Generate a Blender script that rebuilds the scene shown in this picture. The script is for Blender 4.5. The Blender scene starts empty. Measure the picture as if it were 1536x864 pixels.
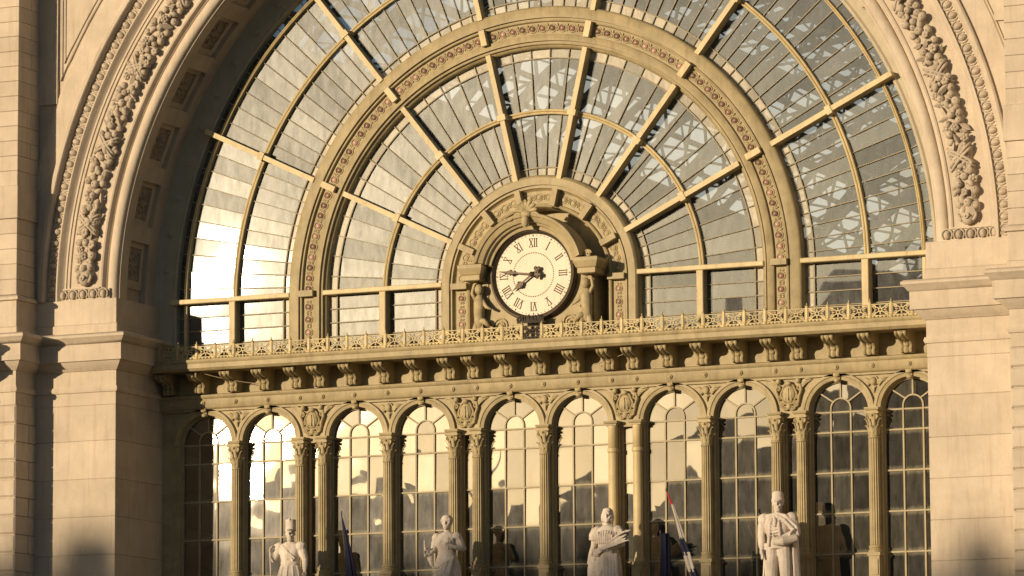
import bpy, math, random
from mathutils import Vector, Matrix
from math import sin, cos, pi, radians as R
random.seed(7)
S = bpy.context.scene
col = S.collection
# ------------------------------------------------------------------ camera
th, pt, rl = R(24.0), R(7.8), R(0.35)
fw = Vector((-sin(th)*cos(pt), cos(th)*cos(pt), sin(pt)))
rt0 = Vector((cos(th), sin(th), 0)); up0 = rt0.cross(fw)
rt = rt0*cos(rl) - up0*sin(rl); up = rt0*sin(rl) + up0*cos(rl)
cam = bpy.data.cameras.new('camera'); co = bpy.data.objects.new('camera', cam); col.objects.link(co)
M = Matrix((rt, up, -fw)).transposed().to_4x4(); M.translation = Vector((53.1925, -119.4723, 1.7))
co.matrix_world = M
cam.sensor_width = 36.0; cam.lens = 6600/1536*36.0; cam.clip_start = 0.5; cam.clip_end = 3000
S.camera = co
# ------------------------------------------------------------------ sky, sun, exposure
SUN_AZ, SUN_EL = 27.8, 7.0            # degrees left of the facade normal, above the horizon
sd = Vector((-sin(R(SUN_AZ))*cos(R(SUN_EL)), -cos(R(SUN_AZ))*cos(R(SUN_EL)), sin(R(SUN_EL))))
W = bpy.data.worlds.new('World'); S.world = W; W.use_nodes = True
nt = W.node_tree; bg = nt.nodes['Background']
sk = nt.nodes.new('ShaderNodeTexSky'); sk.sky_type = 'NISHITA'; sk.sun_disc = False
sk.sun_elevation = R(SUN_EL); sk.sun_rotation = math.atan2(sd.x, sd.y)
sk.air_density = 0.9; sk.dust_density = 1.3; sk.ozone_density = 1.6
nt.links.new(sk.outputs[0], bg.inputs[0]); bg.inputs[1].default_value = 0.075
sl = bpy.data.lights.new('sun', 'SUN'); sl.energy = 4.5; sl.angle = R(0.5); sl.color = (1.0, 0.78, 0.515)
so = bpy.data.objects.new('sun', sl); col.objects.link(so); so.location = sd*200
so.rotation_euler = sd.to_track_quat('Z', 'Y').to_euler()
S.view_settings.view_transform = 'Standard'; S.view_settings.look = 'None'
S.view_settings.exposure = 0.15; S.view_settings.gamma = 1.0; S.view_settings.use_curve_mapping = False

# ------------------------------------------------------------------ materials
def mat(name, c, rough=0.8, var=0.12, scale=1.5, bump=0.15, bscale=12.0, metal=0.0, streak=0.0, spec=0.3, objvar=0.0, grime=(0.5, 0.42, 0.32)):
    m = bpy.data.materials.new(name); m.use_nodes = True
    n = m.node_tree.nodes; l = m.node_tree.links; b = n['Principled BSDF']
    b.inputs['Roughness'].default_value = rough; b.inputs['Metallic'].default_value = metal
    b.inputs['Specular IOR Level'].default_value = spec
    tc = n.new('ShaderNodeNewGeometry')
    nz = n.new('ShaderNodeTexNoise'); nz.inputs['Scale'].default_value = scale; nz.inputs['Detail'].default_value = 8; nz.inputs['Roughness'].default_value = 0.65
    l.new(tc.outputs['Position'], nz.inputs['Vector'])
    rp = n.new('ShaderNodeValToRGB'); rp.color_ramp.elements[0].position = 0.3; rp.color_ramp.elements[1].position = 0.7
    rp.color_ramp.elements[0].color = (*[v*(1-var) for v in c], 1); rp.color_ramp.elements[1].color = (*[min(1, v*(1+var)) for v in c], 1)
    l.new(nz.outputs['Fac'], rp.inputs['Fac']); out = rp.outputs['Color']
    if streak:
        mp = n.new('ShaderNodeMapping'); mp.inputs['Scale'].default_value = (4.0, 4.0, 0.35); l.new(tc.outputs['Position'], mp.inputs['Vector'])
        n2 = n.new('ShaderNodeTexNoise'); n2.inputs['Scale'].default_value = 1.3; n2.inputs['Detail'].default_value = 7; n2.inputs['Roughness'].default_value = 0.7
        l.new(mp.outputs[0], n2.inputs['Vector'])
        r2 = n.new('ShaderNodeMapRange'); r2.inputs[1].default_value = 0.5; r2.inputs[2].default_value = 0.75; r2.inputs[3].default_value = 0; r2.inputs[4].default_value = streak
        l.new(n2.outputs['Fac'], r2.inputs[0])
        mx = n.new('ShaderNodeMixRGB'); mx.blend_type = 'MULTIPLY'; mx.inputs[2].default_value = (*grime, 1)
        l.new(r2.outputs[0], mx.inputs[0]); l.new(out, mx.inputs[1]); out = mx.outputs[0]
    if objvar:
        oi = n.new('ShaderNodeObjectInfo'); r3 = n.new('ShaderNodeMapRange'); r3.inputs[3].default_value = 1-objvar; r3.inputs[4].default_value = 1+objvar*0.5
        l.new(oi.outputs['Random'], r3.inputs[0])
        mx = n.new('ShaderNodeVectorMath'); mx.operation = 'SCALE'; l.new(out, mx.inputs[0]); l.new(r3.outputs[0], mx.inputs['Scale']); out = mx.outputs[0]
    l.new(out, b.inputs['Base Color'])
    if bump:
        nb = n.new('ShaderNodeTexNoise'); nb.inputs['Scale'].default_value = bscale; nb.inputs['Detail'].default_value = 6
        l.new(tc.outputs['Position'], nb.inputs['Vector'])
        bp = n.new('ShaderNodeBump'); bp.inputs['Strength'].default_value = bump; bp.inputs['Distance'].default_value = 0.03
        l.new(nb.outputs['Fac'], bp.inputs['Height']); l.new(bp.outputs[0], b.inputs['Normal'])
    return m
def glass(name, refl, tint, dust, dustcol, wav, wscale, edge=0.0, rough=0.012, lobe=0.02, gtint=(0.93, 0.97, 1.0)):
    m = bpy.data.materials.new(name); m.use_nodes = True
    n = m.node_tree.nodes; l = m.node_tree.links; n.remove(n['Principled BSDF']); o = n['Material Output']
    ge = n.new('ShaderNodeNewGeometry'); oi = n.new('ShaderNodeObjectInfo')
    ad = n.new('ShaderNodeVectorMath'); ad.operation = 'MULTIPLY_ADD'; ad.inputs[1].default_value = (31, 31, 31)
    l.new(oi.outputs['Random'], ad.inputs[0]); l.new(ge.outputs['Position'], ad.inputs[2])   # each pane waves on its own
    nz = n.new('ShaderNodeTexNoise'); nz.inputs['Scale'].default_value = wscale; nz.inputs['Detail'].default_value = 0.3
    l.new(ad.outputs[0], nz.inputs['Vector'])
    bp = n.new('ShaderNodeBump'); bp.inputs['Strength'].default_value = 1.0; bp.inputs['Distance'].default_value = wav
    l.new(nz.outputs['Fac'], bp.inputs['Height'])
    g1 = n.new('ShaderNodeBsdfGlossy'); g1.inputs['Color'].default_value = (*gtint, 1); g1.inputs['Roughness'].default_value = rough; l.new(bp.outputs[0], g1.inputs['Normal'])
    g2 = n.new('ShaderNodeBsdfGlossy'); g2.inputs['Roughness'].default_value = 0.24; l.new(bp.outputs[0], g2.inputs['Normal'])
    gm = n.new('ShaderNodeMixShader'); l.new(g1.outputs[0], gm.inputs[1]); l.new(g2.outputs[0], gm.inputs[2])
    tr = n.new('ShaderNodeBsdfTransparent'); tr.inputs[0].default_value = (*tint, 1)
    m1 = n.new('ShaderNodeMixShader')
    rr = n.new('ShaderNodeMapRange'); rr.inputs[3].default_value = refl*0.72; rr.inputs[4].default_value = refl*1.2; l.new(oi.outputs['Random'], rr.inputs[0])
    l.new(rr.outputs[0], m1.inputs[0]); l.new(tr.outputs[0], m1.inputs[1]); l.new(gm.outputs[0], m1.inputs[2])
    df = n.new('ShaderNodeBsdfDiffuse'); df.inputs[0].default_value = (*dustcol, 1)
    # dust: per pane amount x blotches and rain streaks
    mp = n.new('ShaderNodeMapping'); mp.inputs['Scale'].default_value = (3.0, 3.0, 0.9); l.new(ad.outputs[0], mp.inputs['Vector'])
    n2 = n.new('ShaderNodeTexNoise'); n2.inputs['Scale'].default_value = 1.6; n2.inputs['Detail'].default_value = 8; n2.inputs['Roughness'].default_value = 0.7; l.new(mp.outputs[0], n2.inputs['Vector'])
    r2 = n.new('ShaderNodeMapRange'); r2.inputs[1].default_value = 0.25; r2.inputs[2].default_value = 0.8; r2.inputs[3].default_value = 0.35; r2.inputs[4].default_value = 1.6; l.new(n2.outputs['Fac'], r2.inputs[0])
    lb = n.new('ShaderNodeMath'); lb.operation = 'MULTIPLY'; lb.inputs[1].default_value = lobe; l.new(r2.outputs[0], lb.inputs[0]); l.new(lb.outputs[0], gm.inputs[0])
    wn = n.new('ShaderNodeTexWhiteNoise'); wn.noise_dimensions = '1D'; l.new(oi.outputs['Random'], wn.inputs['W'])
    r4 = n.new('ShaderNodeMapRange'); r4.inputs[3].default_value = dust*0.35; r4.inputs[4].default_value = dust*1.65; l.new(wn.outputs['Value'], r4.inputs[0])
    mu = n.new('ShaderNodeMath'); mu.operation = 'MULTIPLY'; l.new(r2.outputs[0], mu.inputs[0]); l.new(r4.outputs[0], mu.inputs[1]); fac = mu.outputs[0]
    if edge:
        tx = n.new('ShaderNodeTexCoord'); sp = n.new('ShaderNodeSeparateXYZ'); l.new(tx.outputs['Generated'], sp.inputs[0])
        def dist(s):
            a = n.new('ShaderNodeMath'); a.operation = 'SUBTRACT'; a.inputs[1].default_value = 0.5; l.new(s, a.inputs[0])
            b_ = n.new('ShaderNodeMath'); b_.operation = 'ABSOLUTE'; l.new(a.outputs[0], b_.inputs[0]); return b_.outputs[0]
        mxx = n.new('ShaderNodeMath'); mxx.operation = 'MAXIMUM'; l.new(dist(sp.outputs['X']), mxx.inputs[0]); l.new(dist(sp.outputs['Z']), mxx.inputs[1])
        nn = n.new('ShaderNodeMath'); nn.operation = 'MULTIPLY_ADD'; nn.inputs[1].default_value = 0.16; l.new(n2.outputs['Fac'], nn.inputs[0]); l.new(mxx.outputs[0], nn.inputs[2])
        r5 = n.new('ShaderNodeMapRange'); r5.inputs[1].default_value = 0.46; r5.inputs[2].default_value = 0.59; r5.inputs[3].default_value = 0; r5.inputs[4].default_value = edge; l.new(nn.outputs[0], r5.inputs[0])
        a2 = n.new('ShaderNodeMath'); a2.operation = 'ADD'; a2.use_clamp = True; l.new(fac, a2.inputs[0]); l.new(r5.outputs[0], a2.inputs[1]); fac = a2.outputs[0]
    m2 = n.new('ShaderNodeMixShader'); l.new(fac, m2.inputs[0]); l.new(m1.outputs[0], m2.inputs[1]); l.new(df.outputs[0], m2.inputs[2])
    l.new(m2.outputs[0], o.inputs['Surface'])
    return m
def translucent(name, c):
    m = bpy.data.materials.new(name); m.use_nodes = True
    n = m.node_tree.nodes; l = m.node_tree.links; n.remove(n['Principled BSDF'])
    t = n.new('ShaderNodeBsdfTranslucent'); t.inputs[0].default_value = (*c, 1); d = n.new('ShaderNodeBsdfTransparent'); d.inputs[0].default_value = (*c, 1)
    x = n.new('ShaderNodeMixShader'); x.inputs[0].default_value = 0.45; l.new(t.outputs[0], x.inputs[1]); l.new(d.outputs[0], x.inputs[2]); l.new(x.outputs[0], n['Material Output'].inputs['Surface'])
    return m
STONE = mat('cream_stone', (0.54, 0.46, 0.36), 0.85, 0.13, 0.9, 0.3, 14, streak=0.5, objvar=0.07, grime=(0.62, 0.54, 0.46))
CARVED = mat('carved_stone', (0.46, 0.39, 0.305), 0.85, 0.16, 3.0, 0.25, 18, streak=0.25, objvar=0.12)
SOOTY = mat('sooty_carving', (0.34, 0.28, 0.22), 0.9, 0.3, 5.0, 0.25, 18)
STATUE = mat('statue_limestone', (0.64, 0.57, 0.50), 0.9, 0.16, 4.0, 0.3, 25, streak=0.8)
OCHRE = mat('ochre_paint', (0.36, 0.295, 0.165), 0.55, 0.20, 2.2, 0.15, 10, streak=0.6, objvar=0.08, grime=(0.55, 0.46, 0.34))
SOFFIT = mat('grey_green_paint', (0.44, 0.39, 0.29), 0.7, 0.12, 1.4, 0.1, 10, streak=0.3)
GOLD = mat('pale_gold_paint', (0.55, 0.45, 0.25), 0.5, 0.16, 1.6, 0.12, 14, streak=0.55, objvar=0.10)
CREST = mat('cresting_paint', (0.52, 0.42, 0.21), 0.5, 0.2, 3.0, 0.15, 14, streak=0.5, objvar=0.2)
BAR = mat('glazing_bar_paint', (0.27, 0.23, 0.15), 0.6, 0.15, 3.0, 0)
FRAME = mat('window_frame_paint', (0.38, 0.32, 0.20), 0.6, 0.15, 2.0, 0.1, 12, streak=0.3)
ORN = mat('weathered_ornament', (0.40, 0.33, 0.19), 0.65, 0.22, 5.0, 0.2, 20, streak=0.4)
NEARBLACK = mat('near_black_tone', (0.05, 0.04, 0.03), 0.8, 0.3, 6.0, 0.2, 20)  # near-black tone of the middle cresting panel and the clock foot fringe
DIAL = mat('clock_dial', (0.66, 0.60, 0.47), 0.5, 0.08, 1.2, 0, streak=0.3)
BRONZE = mat('dark_bronze', (0.07, 0.052, 0.033), 0.5, 0.2, 4.0, 0.1, metal=0.3)
INK = mat('numeral_black', (0.07, 0.05, 0.03), 0.7, 0.1, 4, 0)
RED = [mat('red_glaze', (0.17, 0.10, 0.07), 0.35, 0.2, 6, 0), mat('rose_glaze', (0.25, 0.14, 0.10), 0.3, 0.15, 6, 0), mat('pink_glaze', (0.40, 0.25, 0.19), 0.3, 0.1, 6, 0)]
GLASSF = glass('fan_glass', 0.12, (0.86, 0.93, 0.96), 0.05, (0.52, 0.55, 0.56), 0.0012, 0.8, lobe=0.046, gtint=(0.80, 0.90, 1.0))
GLASSB = glass('clouded_border_glass', 0.14, (0.7, 0.7, 0.66), 0.45, (0.66, 0.60, 0.48), 0.0012, 0.8, lobe=0.03)
GLASSW = glass('window_glass', 0.25, (0.13, 0.13, 0.12), 0.06, (0.40, 0.37, 0.27), 0.0045, 1.1, edge=0.40, lobe=0.012, gtint=(1.0, 0.96, 0.88))
STEEL = mat('hall_steel', (0.055, 0.058, 0.055), 0.8, 0.1, 2, 0)
DARK = mat('dark_interior', (0.035, 0.032, 0.028), 0.95, 0.2, 0.6, 0)
BOARD = mat('hall_boarding', (0.10, 0.10, 0.095), 0.9, 0.2, 0.8, 0)
SKYL = translucent('skylight_glass', (0.86, 0.90, 0.92))
ASPH = mat('plaza_paving', (0.16, 0.15, 0.14), 0.9, 0.2, 0.4, 0.1)

# ------------------------------------------------------------------ mesh helpers
class MB:
    def __init__(s): s.v = []; s.f = []; s.mi = []; s.cur = 0
    def add(s, vs, fs):
        o = len(s.v); s.v += [tuple(v) for v in vs]; s.f += [tuple(i+o for i in f) for f in fs]; s.mi += [s.cur]*len(fs)
    def box(s, x0, x1, y0, y1, z0, z1):
        s.add([(x, y, z) for z in (z0, z1) for y in (y0, y1) for x in (x0, x1)],
              [(0, 2, 3, 1), (4, 5, 7, 6), (0, 1, 5, 4), (2, 6, 7, 3), (0, 4, 6, 2), (1, 3, 7, 5)])
    def cbox(s, x0, x1, y0, y1, z0, z1, c=0.02):      # block with chamfered front and side edges
        L = [(x0+c, y0, z0+c), (x1-c, y0, z0+c), (x1-c, y0, z1-c), (x0+c, y0, z1-c), (x0, y0+c, z0), (x1, y0+c, z0), (x1, y0+c, z1), (x0, y0+c, z1), (x0, y1, z0), (x1, y1, z0), (x1, y1, z1), (x0, y1, z1)]
        s.add(L, [(0, 1, 2, 3), (4, 5, 1, 0), (5, 6, 2, 1), (6, 7, 3, 2), (7, 4, 0, 3), (8, 9, 5, 4), (9, 10, 6, 5), (10, 11, 7, 6), (11, 8, 4, 7), (11, 10, 9, 8)])
    def beam(s, a, b, w, d, upv=(0, -1, 0)):           # oriented bar between two points
        a, b = Vector(a), Vector(b); t = (b-a).normalized(); u = Vector(upv); u = (u - t*u.dot(t))
        if u.length < 1e-5: u = Vector((1, 0, 0)) - t*t.x
        u.normalize(); r = t.cross(u)
        vs = [p + r*(sx*w/2) + u*(sy*d/2) for p in (a, b) for sx, sy in ((-1, -1), (1, -1), (1, 1), (-1, 1))]
        s.add(vs, [(0, 3, 2, 1), (4, 5, 6, 7), (0, 1, 5, 4), (1, 2, 6, 5), (2, 3, 7, 6), (3, 0, 4, 7)])
    def prism(s, poly, y0, y1):                        # polygon in XZ pushed along Y
        n = len(poly); s.add([(x, y0, z) for x, z in poly] + [(x, y1, z) for x, z in poly],
              [tuple(range(n)), tuple(range(2*n-1, n-1, -1))] + [(i, n+i, n+(i+1) % n, (i+1) % n) for i in range(n)])
    def grid(s, rows, closed=False, cap=False):        # rows of equal length
        m = len(rows[0]); vs = [p for r in rows for p in r]; fs = []
        for i in range(len(rows)-1):
            for j in range(m if closed else m-1):
                k = (j+1) % m; fs.append((i*m+j, i*m+k, (i+1)*m+k, (i+1)*m+j))
        if cap: fs += [tuple(range(m-1, -1, -1)), tuple(range((len(rows)-1)*m, len(rows)*m))]
        s.add(vs, fs)
    def tube(s, path, rad, n=8, taper=None):
        rows = []; path = [Vector(p) for p in path]
        for i, p in enumerate(path):
            t = (path[min(i+1, len(path)-1)] - path[max(i-1, 0)]).normalized()
            u = Vector((0, 1, 0)) if abs(t.y) < 0.9 else Vector((1, 0, 0)); u = (u - t*u.dot(t)).normalized(); w = t.cross(u)
            r = rad if taper is None else rad*taper[i]
            rows.append([p + u*(r*cos(2*pi*k/n)) + w*(r*sin(2*pi*k/n)) for k in range(n)])
        s.grid(rows, True, True)
    def lathe(s, prof, n=16, c=(0, 0, 0), axis='z', squash=1.0):
        rows = []
        for r, h in prof:
            rows.append([(c[0]+r*cos(2*pi*k/n), c[1]+r*sin(2*pi*k/n)*squash, c[2]+h) if axis == 'z' else (c[0]+r*cos(2*pi*k/n), c[1]+h, c[2]+r*sin(2*pi*k/n)) for k in range(n)])
        s.grid(rows, True, True)
    def ball(s, c, r, nu=10, nv=6, rot=None):
        r = r if isinstance(r, (tuple, list)) else (r, r, r); rows = []
        for i in range(nv+1):
            a = -pi/2 + pi*i/nv
            row = []
            for k in range(nu):
                p = Vector((r[0]*cos(a)*cos(2*pi*k/nu), r[1]*cos(a)*sin(2*pi*k/nu), r[2]*sin(a)))
                if rot: p = rot @ p
                row.append(p + Vector(c))
            rows.append(row)
        s.grid(rows, True, True)
    def arch(s, prof, a0=0, a1=180, n=96, cx=0, cz=20.05, stilt=None, closed=True):   # profile (r, y) swept round an arch with upright legs
        rows = []
        if stilt is not None and a0 == 0: rows.append([(cx+r, y, stilt) for r, y in prof])
        for i in range(n+1):
            a = R(a0 + (a1-a0)*i/n); rows.append([(cx+r*cos(a), y, cz+r*sin(a)) for r, y in prof])
        if stilt is not None and a1 == 180: rows.append([(cx-r, y, stilt) for r, y in prof])
        s.grid(rows, closed, closed)
    def entab(s, x0, x1, y0, y1, prof):                # profile (projection, z) lofted round a rectangular plan
        rows = [[(x0-p, y0-p, z), (x1+p, y0-p, z), (x1+p, y1+p*0, z), (x0-p, y1+p*0, z)] for p, z in prof]
        s.grid(rows, True, True)
    def mesh(s, name):
        me = bpy.data.meshes.new(name); me.from_pydata(s.v, [], s.f); 
        if any(s.mi): me.polygons.foreach_set('material_index', s.mi)
        me.update(); return me
    def build(s, name, m, parent=None, smooth=False, loc=None, fix=True):
        me = s.mesh(name)
        if fix:
            import bmesh
            b = bmesh.new(); b.from_mesh(me); bmesh.ops.recalc_face_normals(b, faces=b.faces); b.to_mesh(me); b.free()
        for k in (m if isinstance(m, list) else [m]): me.materials.append(k)
        if smooth == 'auto': me.shade_auto() if hasattr(me, 'shade_auto') else None
        if smooth is True: me.polygons.foreach_set('use_smooth', [True]*len(me.polygons))
        if smooth == 'auto': auto(me)
        return put(name, me, parent, loc)
def auto(me, ang=38):
    me.polygons.foreach_set('use_smooth', [True]*len(me.polygons))
    try: me.set_sharp_from_angle(angle=R(ang))
    except Exception: pass
WL = {}
def put(name, me, parent=None, loc=None, rot=None, scale=None, parentinv=True):
    o = bpy.data.objects.new(name, me); col.objects.link(o)
    w = Vector(loc) if loc is not None else Vector((0, 0, 0)); WL[o] = w
    if parent is not None: o.parent = parent; o.location = w - WL[parent]
    else: o.location = w
    if rot is not None: o.rotation_euler = rot
    if scale is not None: o.scale = scale
    return o
def thing(name, label, cat, loc=(0, 0, 0), group=None):
    o = put(name, None, None, loc); o['label'] = label; o['category'] = cat
    if group: o['group'] = group
    return o
def tag(o, label, cat, group=None):
    o['label'] = label; o['category'] = cat
    if group: o['group'] = group
    return o
def struct(o): o['kind'] = 'structure'; return o
ZC = 20.05

# ------------------------------------------------------------------ ground, sky-side city
m = MB(); m.add([(-1500, -1500, 0), (1500, -1500, 0), (1500, 1500, 0), (-1500, 1500, 0)], [(0, 1, 2, 3)])
struct(m.build('ground', ASPH))

# ------------------------------------------------------------------ stone portal
portal = thing('station_portal', 'cream stone portal wall framing the great glazed arch', 'station facade', (0, 0, 0))
ENT = [(0.0, 16.74), (0.0, 17.13), (0.055, 17.135), (0.085, 17.22), (0.055, 17.31), (0.015, 17.315), (0.015, 17.80), (0.06, 17.81), (0.10, 17.86), (0.24, 17.98), (0.30, 18.08), (0.38, 18.085), (0.38, 18.60), (0.42, 18.62), (0.47, 18.70), (0.56, 18.78), (0.58, 18.80), (0.58, 18.87), (0.50, 18.93), (0.0, 18.96)]
for sg in (-1, 1):
    xa, xb = (13.23, 16.3) if sg > 0 else (-16.3, -13.23)
    m = MB(); m.box(xa+0.03, xb-0.03, -0.52, 3.2, 0, 16.74)
    core = m.build('pier', STONE, portal)
    zs = [16.735, 16.70]; z = 16.72
    for z1, z0 in zip([16.735, 15.62, 14.43, 13.25, 12.07, 10.90, 9.72, 8.5, 7.3, 6.1, 4.9, 3.6, 2.4, 1.2], [15.62, 14.43, 13.25, 12.07, 10.90, 9.72, 8.5, 7.3, 6.1, 4.9, 3.6, 2.4, 1.2, 0.0]):
        m = MB(); m.cbox(xa, xb, -0.55, 3.1, z0+0.007, z1-0.007, 0.01); m.build('stone_course', STONE, core)
    m = MB(); m.entab(xa, xb, -0.55, 3.2, ENT); ent = m.build('pier_cornice', STONE, portal, 'auto')
    m = MB(); m.cbox(xa-0.05, xb+0.05, -0.60, 3.2, 18.955, 19.27, 0.02); m.build('plinth_step', STONE, ent)
    m = MB(); m.cbox(xa, xb, -0.55, 3.2, 19.272, 20.06, 0.015); m.build('plinth_block', STONE, ent)
    # projecting pilaster outside the pier
    pa, pb = (16.1, 21.0) if sg > 0 else (-21.0, -16.1)
    yp = -1.77
    m = MB(); m.box(pa+0.04, pb-0.04, yp+0.04, 2.0, 0, 34.0); pc = m.build('pilaster', STONE, portal)
    m = MB(); m.entab(pa, pb, yp, 2.0, ENT); ent = m.build('pilaster_cornice', STONE, portal, 'auto')
    m = MB(); m.cbox(pa-0.05, pb+0.05, yp-0.05, 2.0, 18.955, 19.17, 0.02); m.build('plinth_step', STONE, ent)
    m = MB(); m.cbox(pa-0.02, pb+0.02, yp-0.02, 2.0, 19.172, 20.0, 0.015); m.build('plinth_block', STONE, ent)
    m = MB(); m.entab(pa, pb, yp, 2.0, [(0.02, 20.0), (0.09, 20.02), (0.10, 20.10), (0.04, 20.17), (0.0, 20.19)]); m.build('base_moulding', STONE, ent, 'auto')
    m = MB(); m.cbox(pa-0.06, pb+0.06, yp-0.08, 2.0, 22.59, 23.62, 0.015); m.build('band_block', STONE, pc)
    # ashlar, in alternating courses, smooth above and rusticated below
    def course(z0, z1, k, rust):
        e = 0.05 if rust else 0.012; g = 0.012 if rust else 0.007
        xin = pa if sg > 0 else pb; d = sg
        cuts = [0, 0.86, 2.3, 3.8, 4.9] if k % 2 else [0, 1.62, 3.1, 4.9]
        for c0, c1 in zip(cuts[:-1], cuts[1:]):
            x0, x1 = sorted((xin+d*c0, xin+d*c1)); m = MB(); pr = 0.03 if rust else 0.0
            x0 += g if x0 != pa else 0; x1 -= g if x1 != pb else 0
            first = c0 == 0
            ysplit = -0.62 if not k % 2 else -1.0
            m.cbox(x0-(pr if first and sg > 0 else 0), x1+(pr if first and sg < 0 else 0), yp-pr, (ysplit-g) if first else -1.3, z0+g, z1-g, e)
            m.build('ashlar_block', STONE, pc)
            if first:
                m = MB(); m.cbox(x0-(pr if sg > 0 else 0), x1+(pr if sg < 0 else 0), ysplit+g, 0.2, z0+g, z1-g, e); m.build('ashlar_block', STONE, pc)
    z = 20.19; k = 0
    while z < 22.58: course(z, z+0.48, k, False); z += 0.48; k += 1
    z = 23.62
    while z < 31.0: course(z, z+0.475, k, False); z += 0.475; k += 1
    z = 16.74; k = 0
    while z > 9.5: course(z-0.575, z, k, True); z -= 0.575; k += 1
    # spandrel wall behind the archivolt, with a sunk panel
    N = 40; poly = []
    for a0, a1 in [(i*90/N, (i+1)*90/N) for i in range(N)]:
        poly.append((a0, a1))
    m = MB()
    for a0, a1 in poly:
        q = []
        for a in (a0, a1):
            c_, s_ = cos(R(a)), sin(R(a)); ro = min(16.3/max(c_, 1e-6), 14.6/max(s_, 1e-6))
            q.append((sg*15.4*c_, ZC+15.4*s_)); q.append((sg*max(ro, 15.4)*c_, ZC+max(ro, 15.4)*s_))
        m.add([(q[0][0], -0.42, q[0][1]), (q[1][0], -0.42, q[1][1]), (q[3][0], -0.42, q[3][1]), (q[2][0], -0.42, q[2][1])], [(0, 1, 2, 3)])
    m.box(-16.3 if sg < 0 else 0.001, 16.3 if sg > 0 else -0.001, -0.30, 2.0, ZC+14.6, ZC+14.9)
    sp = m.build('spandrel_wall', STONE, portal)
    m = MB()
    m.arch([(15.95, -0.40), (15.95, -0.52), (16.62, -0.52), (16.66, -0.48), (16.70, -0.48), (16.73, -0.40)], *((0, 62) if sg > 0 else (118, 180)), n=48); m.build('arch_fascia', STONE, sp, 'auto')
    xs = 15.42*sg
    m = MB(); m.box(*sorted((xs, 16.3*sg)), -0.52, -0.40, 26.35, 34.4); m.build('corner_strip', STONE, sp)
    for dx, w in ((0.10, 0.05), (0.22, 0.035)):
        m = MB(); r_ = 16.75+dx*1.1; zt = ZC+math.sqrt(r_**2-(abs(xs)-dx)**2)
        pth = [(sg*(abs(xs)-dx), -0.43, 34.0), (sg*(abs(xs)-dx), -0.43, zt)]
        a = math.atan2(zt-ZC, abs(xs)-dx)
        pth += [(sg*r_*cos(b), -0.43, ZC+r_*sin(b)) for b in [a+(R(62)-a)*i/16 for i in range(1, 17)]]
        m.tube(pth, w, 6); m.build('panel_moulding', STONE, sp, True)
# archivolt, one swept moulding: outer fillet, egg band bed, cove, garland bed, fillets, torus
AP = [(16.0, -0.40), (16.0, -0.62), (15.95, -0.66), (15.84, -0.66), (15.78, -0.60), (15.77, -0.52), (15.765, -0.26), (15.425, -0.26), (15.42, -0.52), (15.38, -0.52), (15.34, -0.48), (15.30, -0.40), (15.22, -0.33), (15.16, -0.33), (15.14, -0.29), (15.06, -0.29), (15.04, -0.24), (14.02, -0.24), (14.0, -0.28), (13.95, -0.30), (13.90, -0.28), (13.88, -0.20), (13.86, -0.16), (13.82, -0.14)]
AP += [(13.62+0.18*cos(t), -0.06-0.16*sin(t)) for t in [i*pi/6 for i in range(0, 7)]] + [(13.40, -0.04), (13.40, 0.05), (13.72, 0.05), (15.9, 0.05)]
m = MB(); m.arch(AP, n=160, stilt=20.06); arv = m.build('archivolt', STONE, portal, 'auto')
# bottom return of the sunk garland bed with its own egg course
egg = MB(); egg.ball((0, 0, 0.01), (0.112, 0.13, 0.140), 10, 6)
egg.tube([(0.158*cos(t), -0.03, 0.165*sin(t)-0.0) for t in [pi*0.76+i*(1.48*pi)/12 for i in range(13)]], 0.024, 6)
egg_me = egg.mesh('egg'); egg_me.materials.append(CARVED); auto(egg_me)
dart = MB(); dart.ball((0, 0.06, 0), (0.018, 0.05, 0.14), 6, 4); dart_me = dart.mesh('dart'); dart_me.materials.append(CARVED)
st = 1.335
for i in range(135):
    a = 0.9+i*st
    if 66 < a < 114: continue
    t = R(a)
    put('egg', egg_me, arv, (15.59*cos(t), -0.41, ZC+15.59*sin(t)), (0, pi/2-t, 0))
    t2 = R(a+st/2); put('dart', dart_me, arv, (15.59*cos(t2), -0.42, ZC+15.59*sin(t2)), (0, pi/2-t2, 0))
for sg in (-1, 1):
    m = MB(); m.box(*sorted((sg*13.62, sg*15.42)), -0.40, -0.10, 20.061, 20.10); m.box(*sorted((sg*13.62, sg*15.42)), -0.30, -0.10, 20.10, 20.42); m.box(*sorted((sg*13.95, sg*15.3)), -0.36, -0.10, 20.42, 20.47)
    bl = m.build('sill_moulding', STONE, arv)
    for k in range(5): put('egg', egg_me, arv, (sg*(13.82+k*0.36), -0.32, 20.26), (0, pi, 0))
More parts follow.
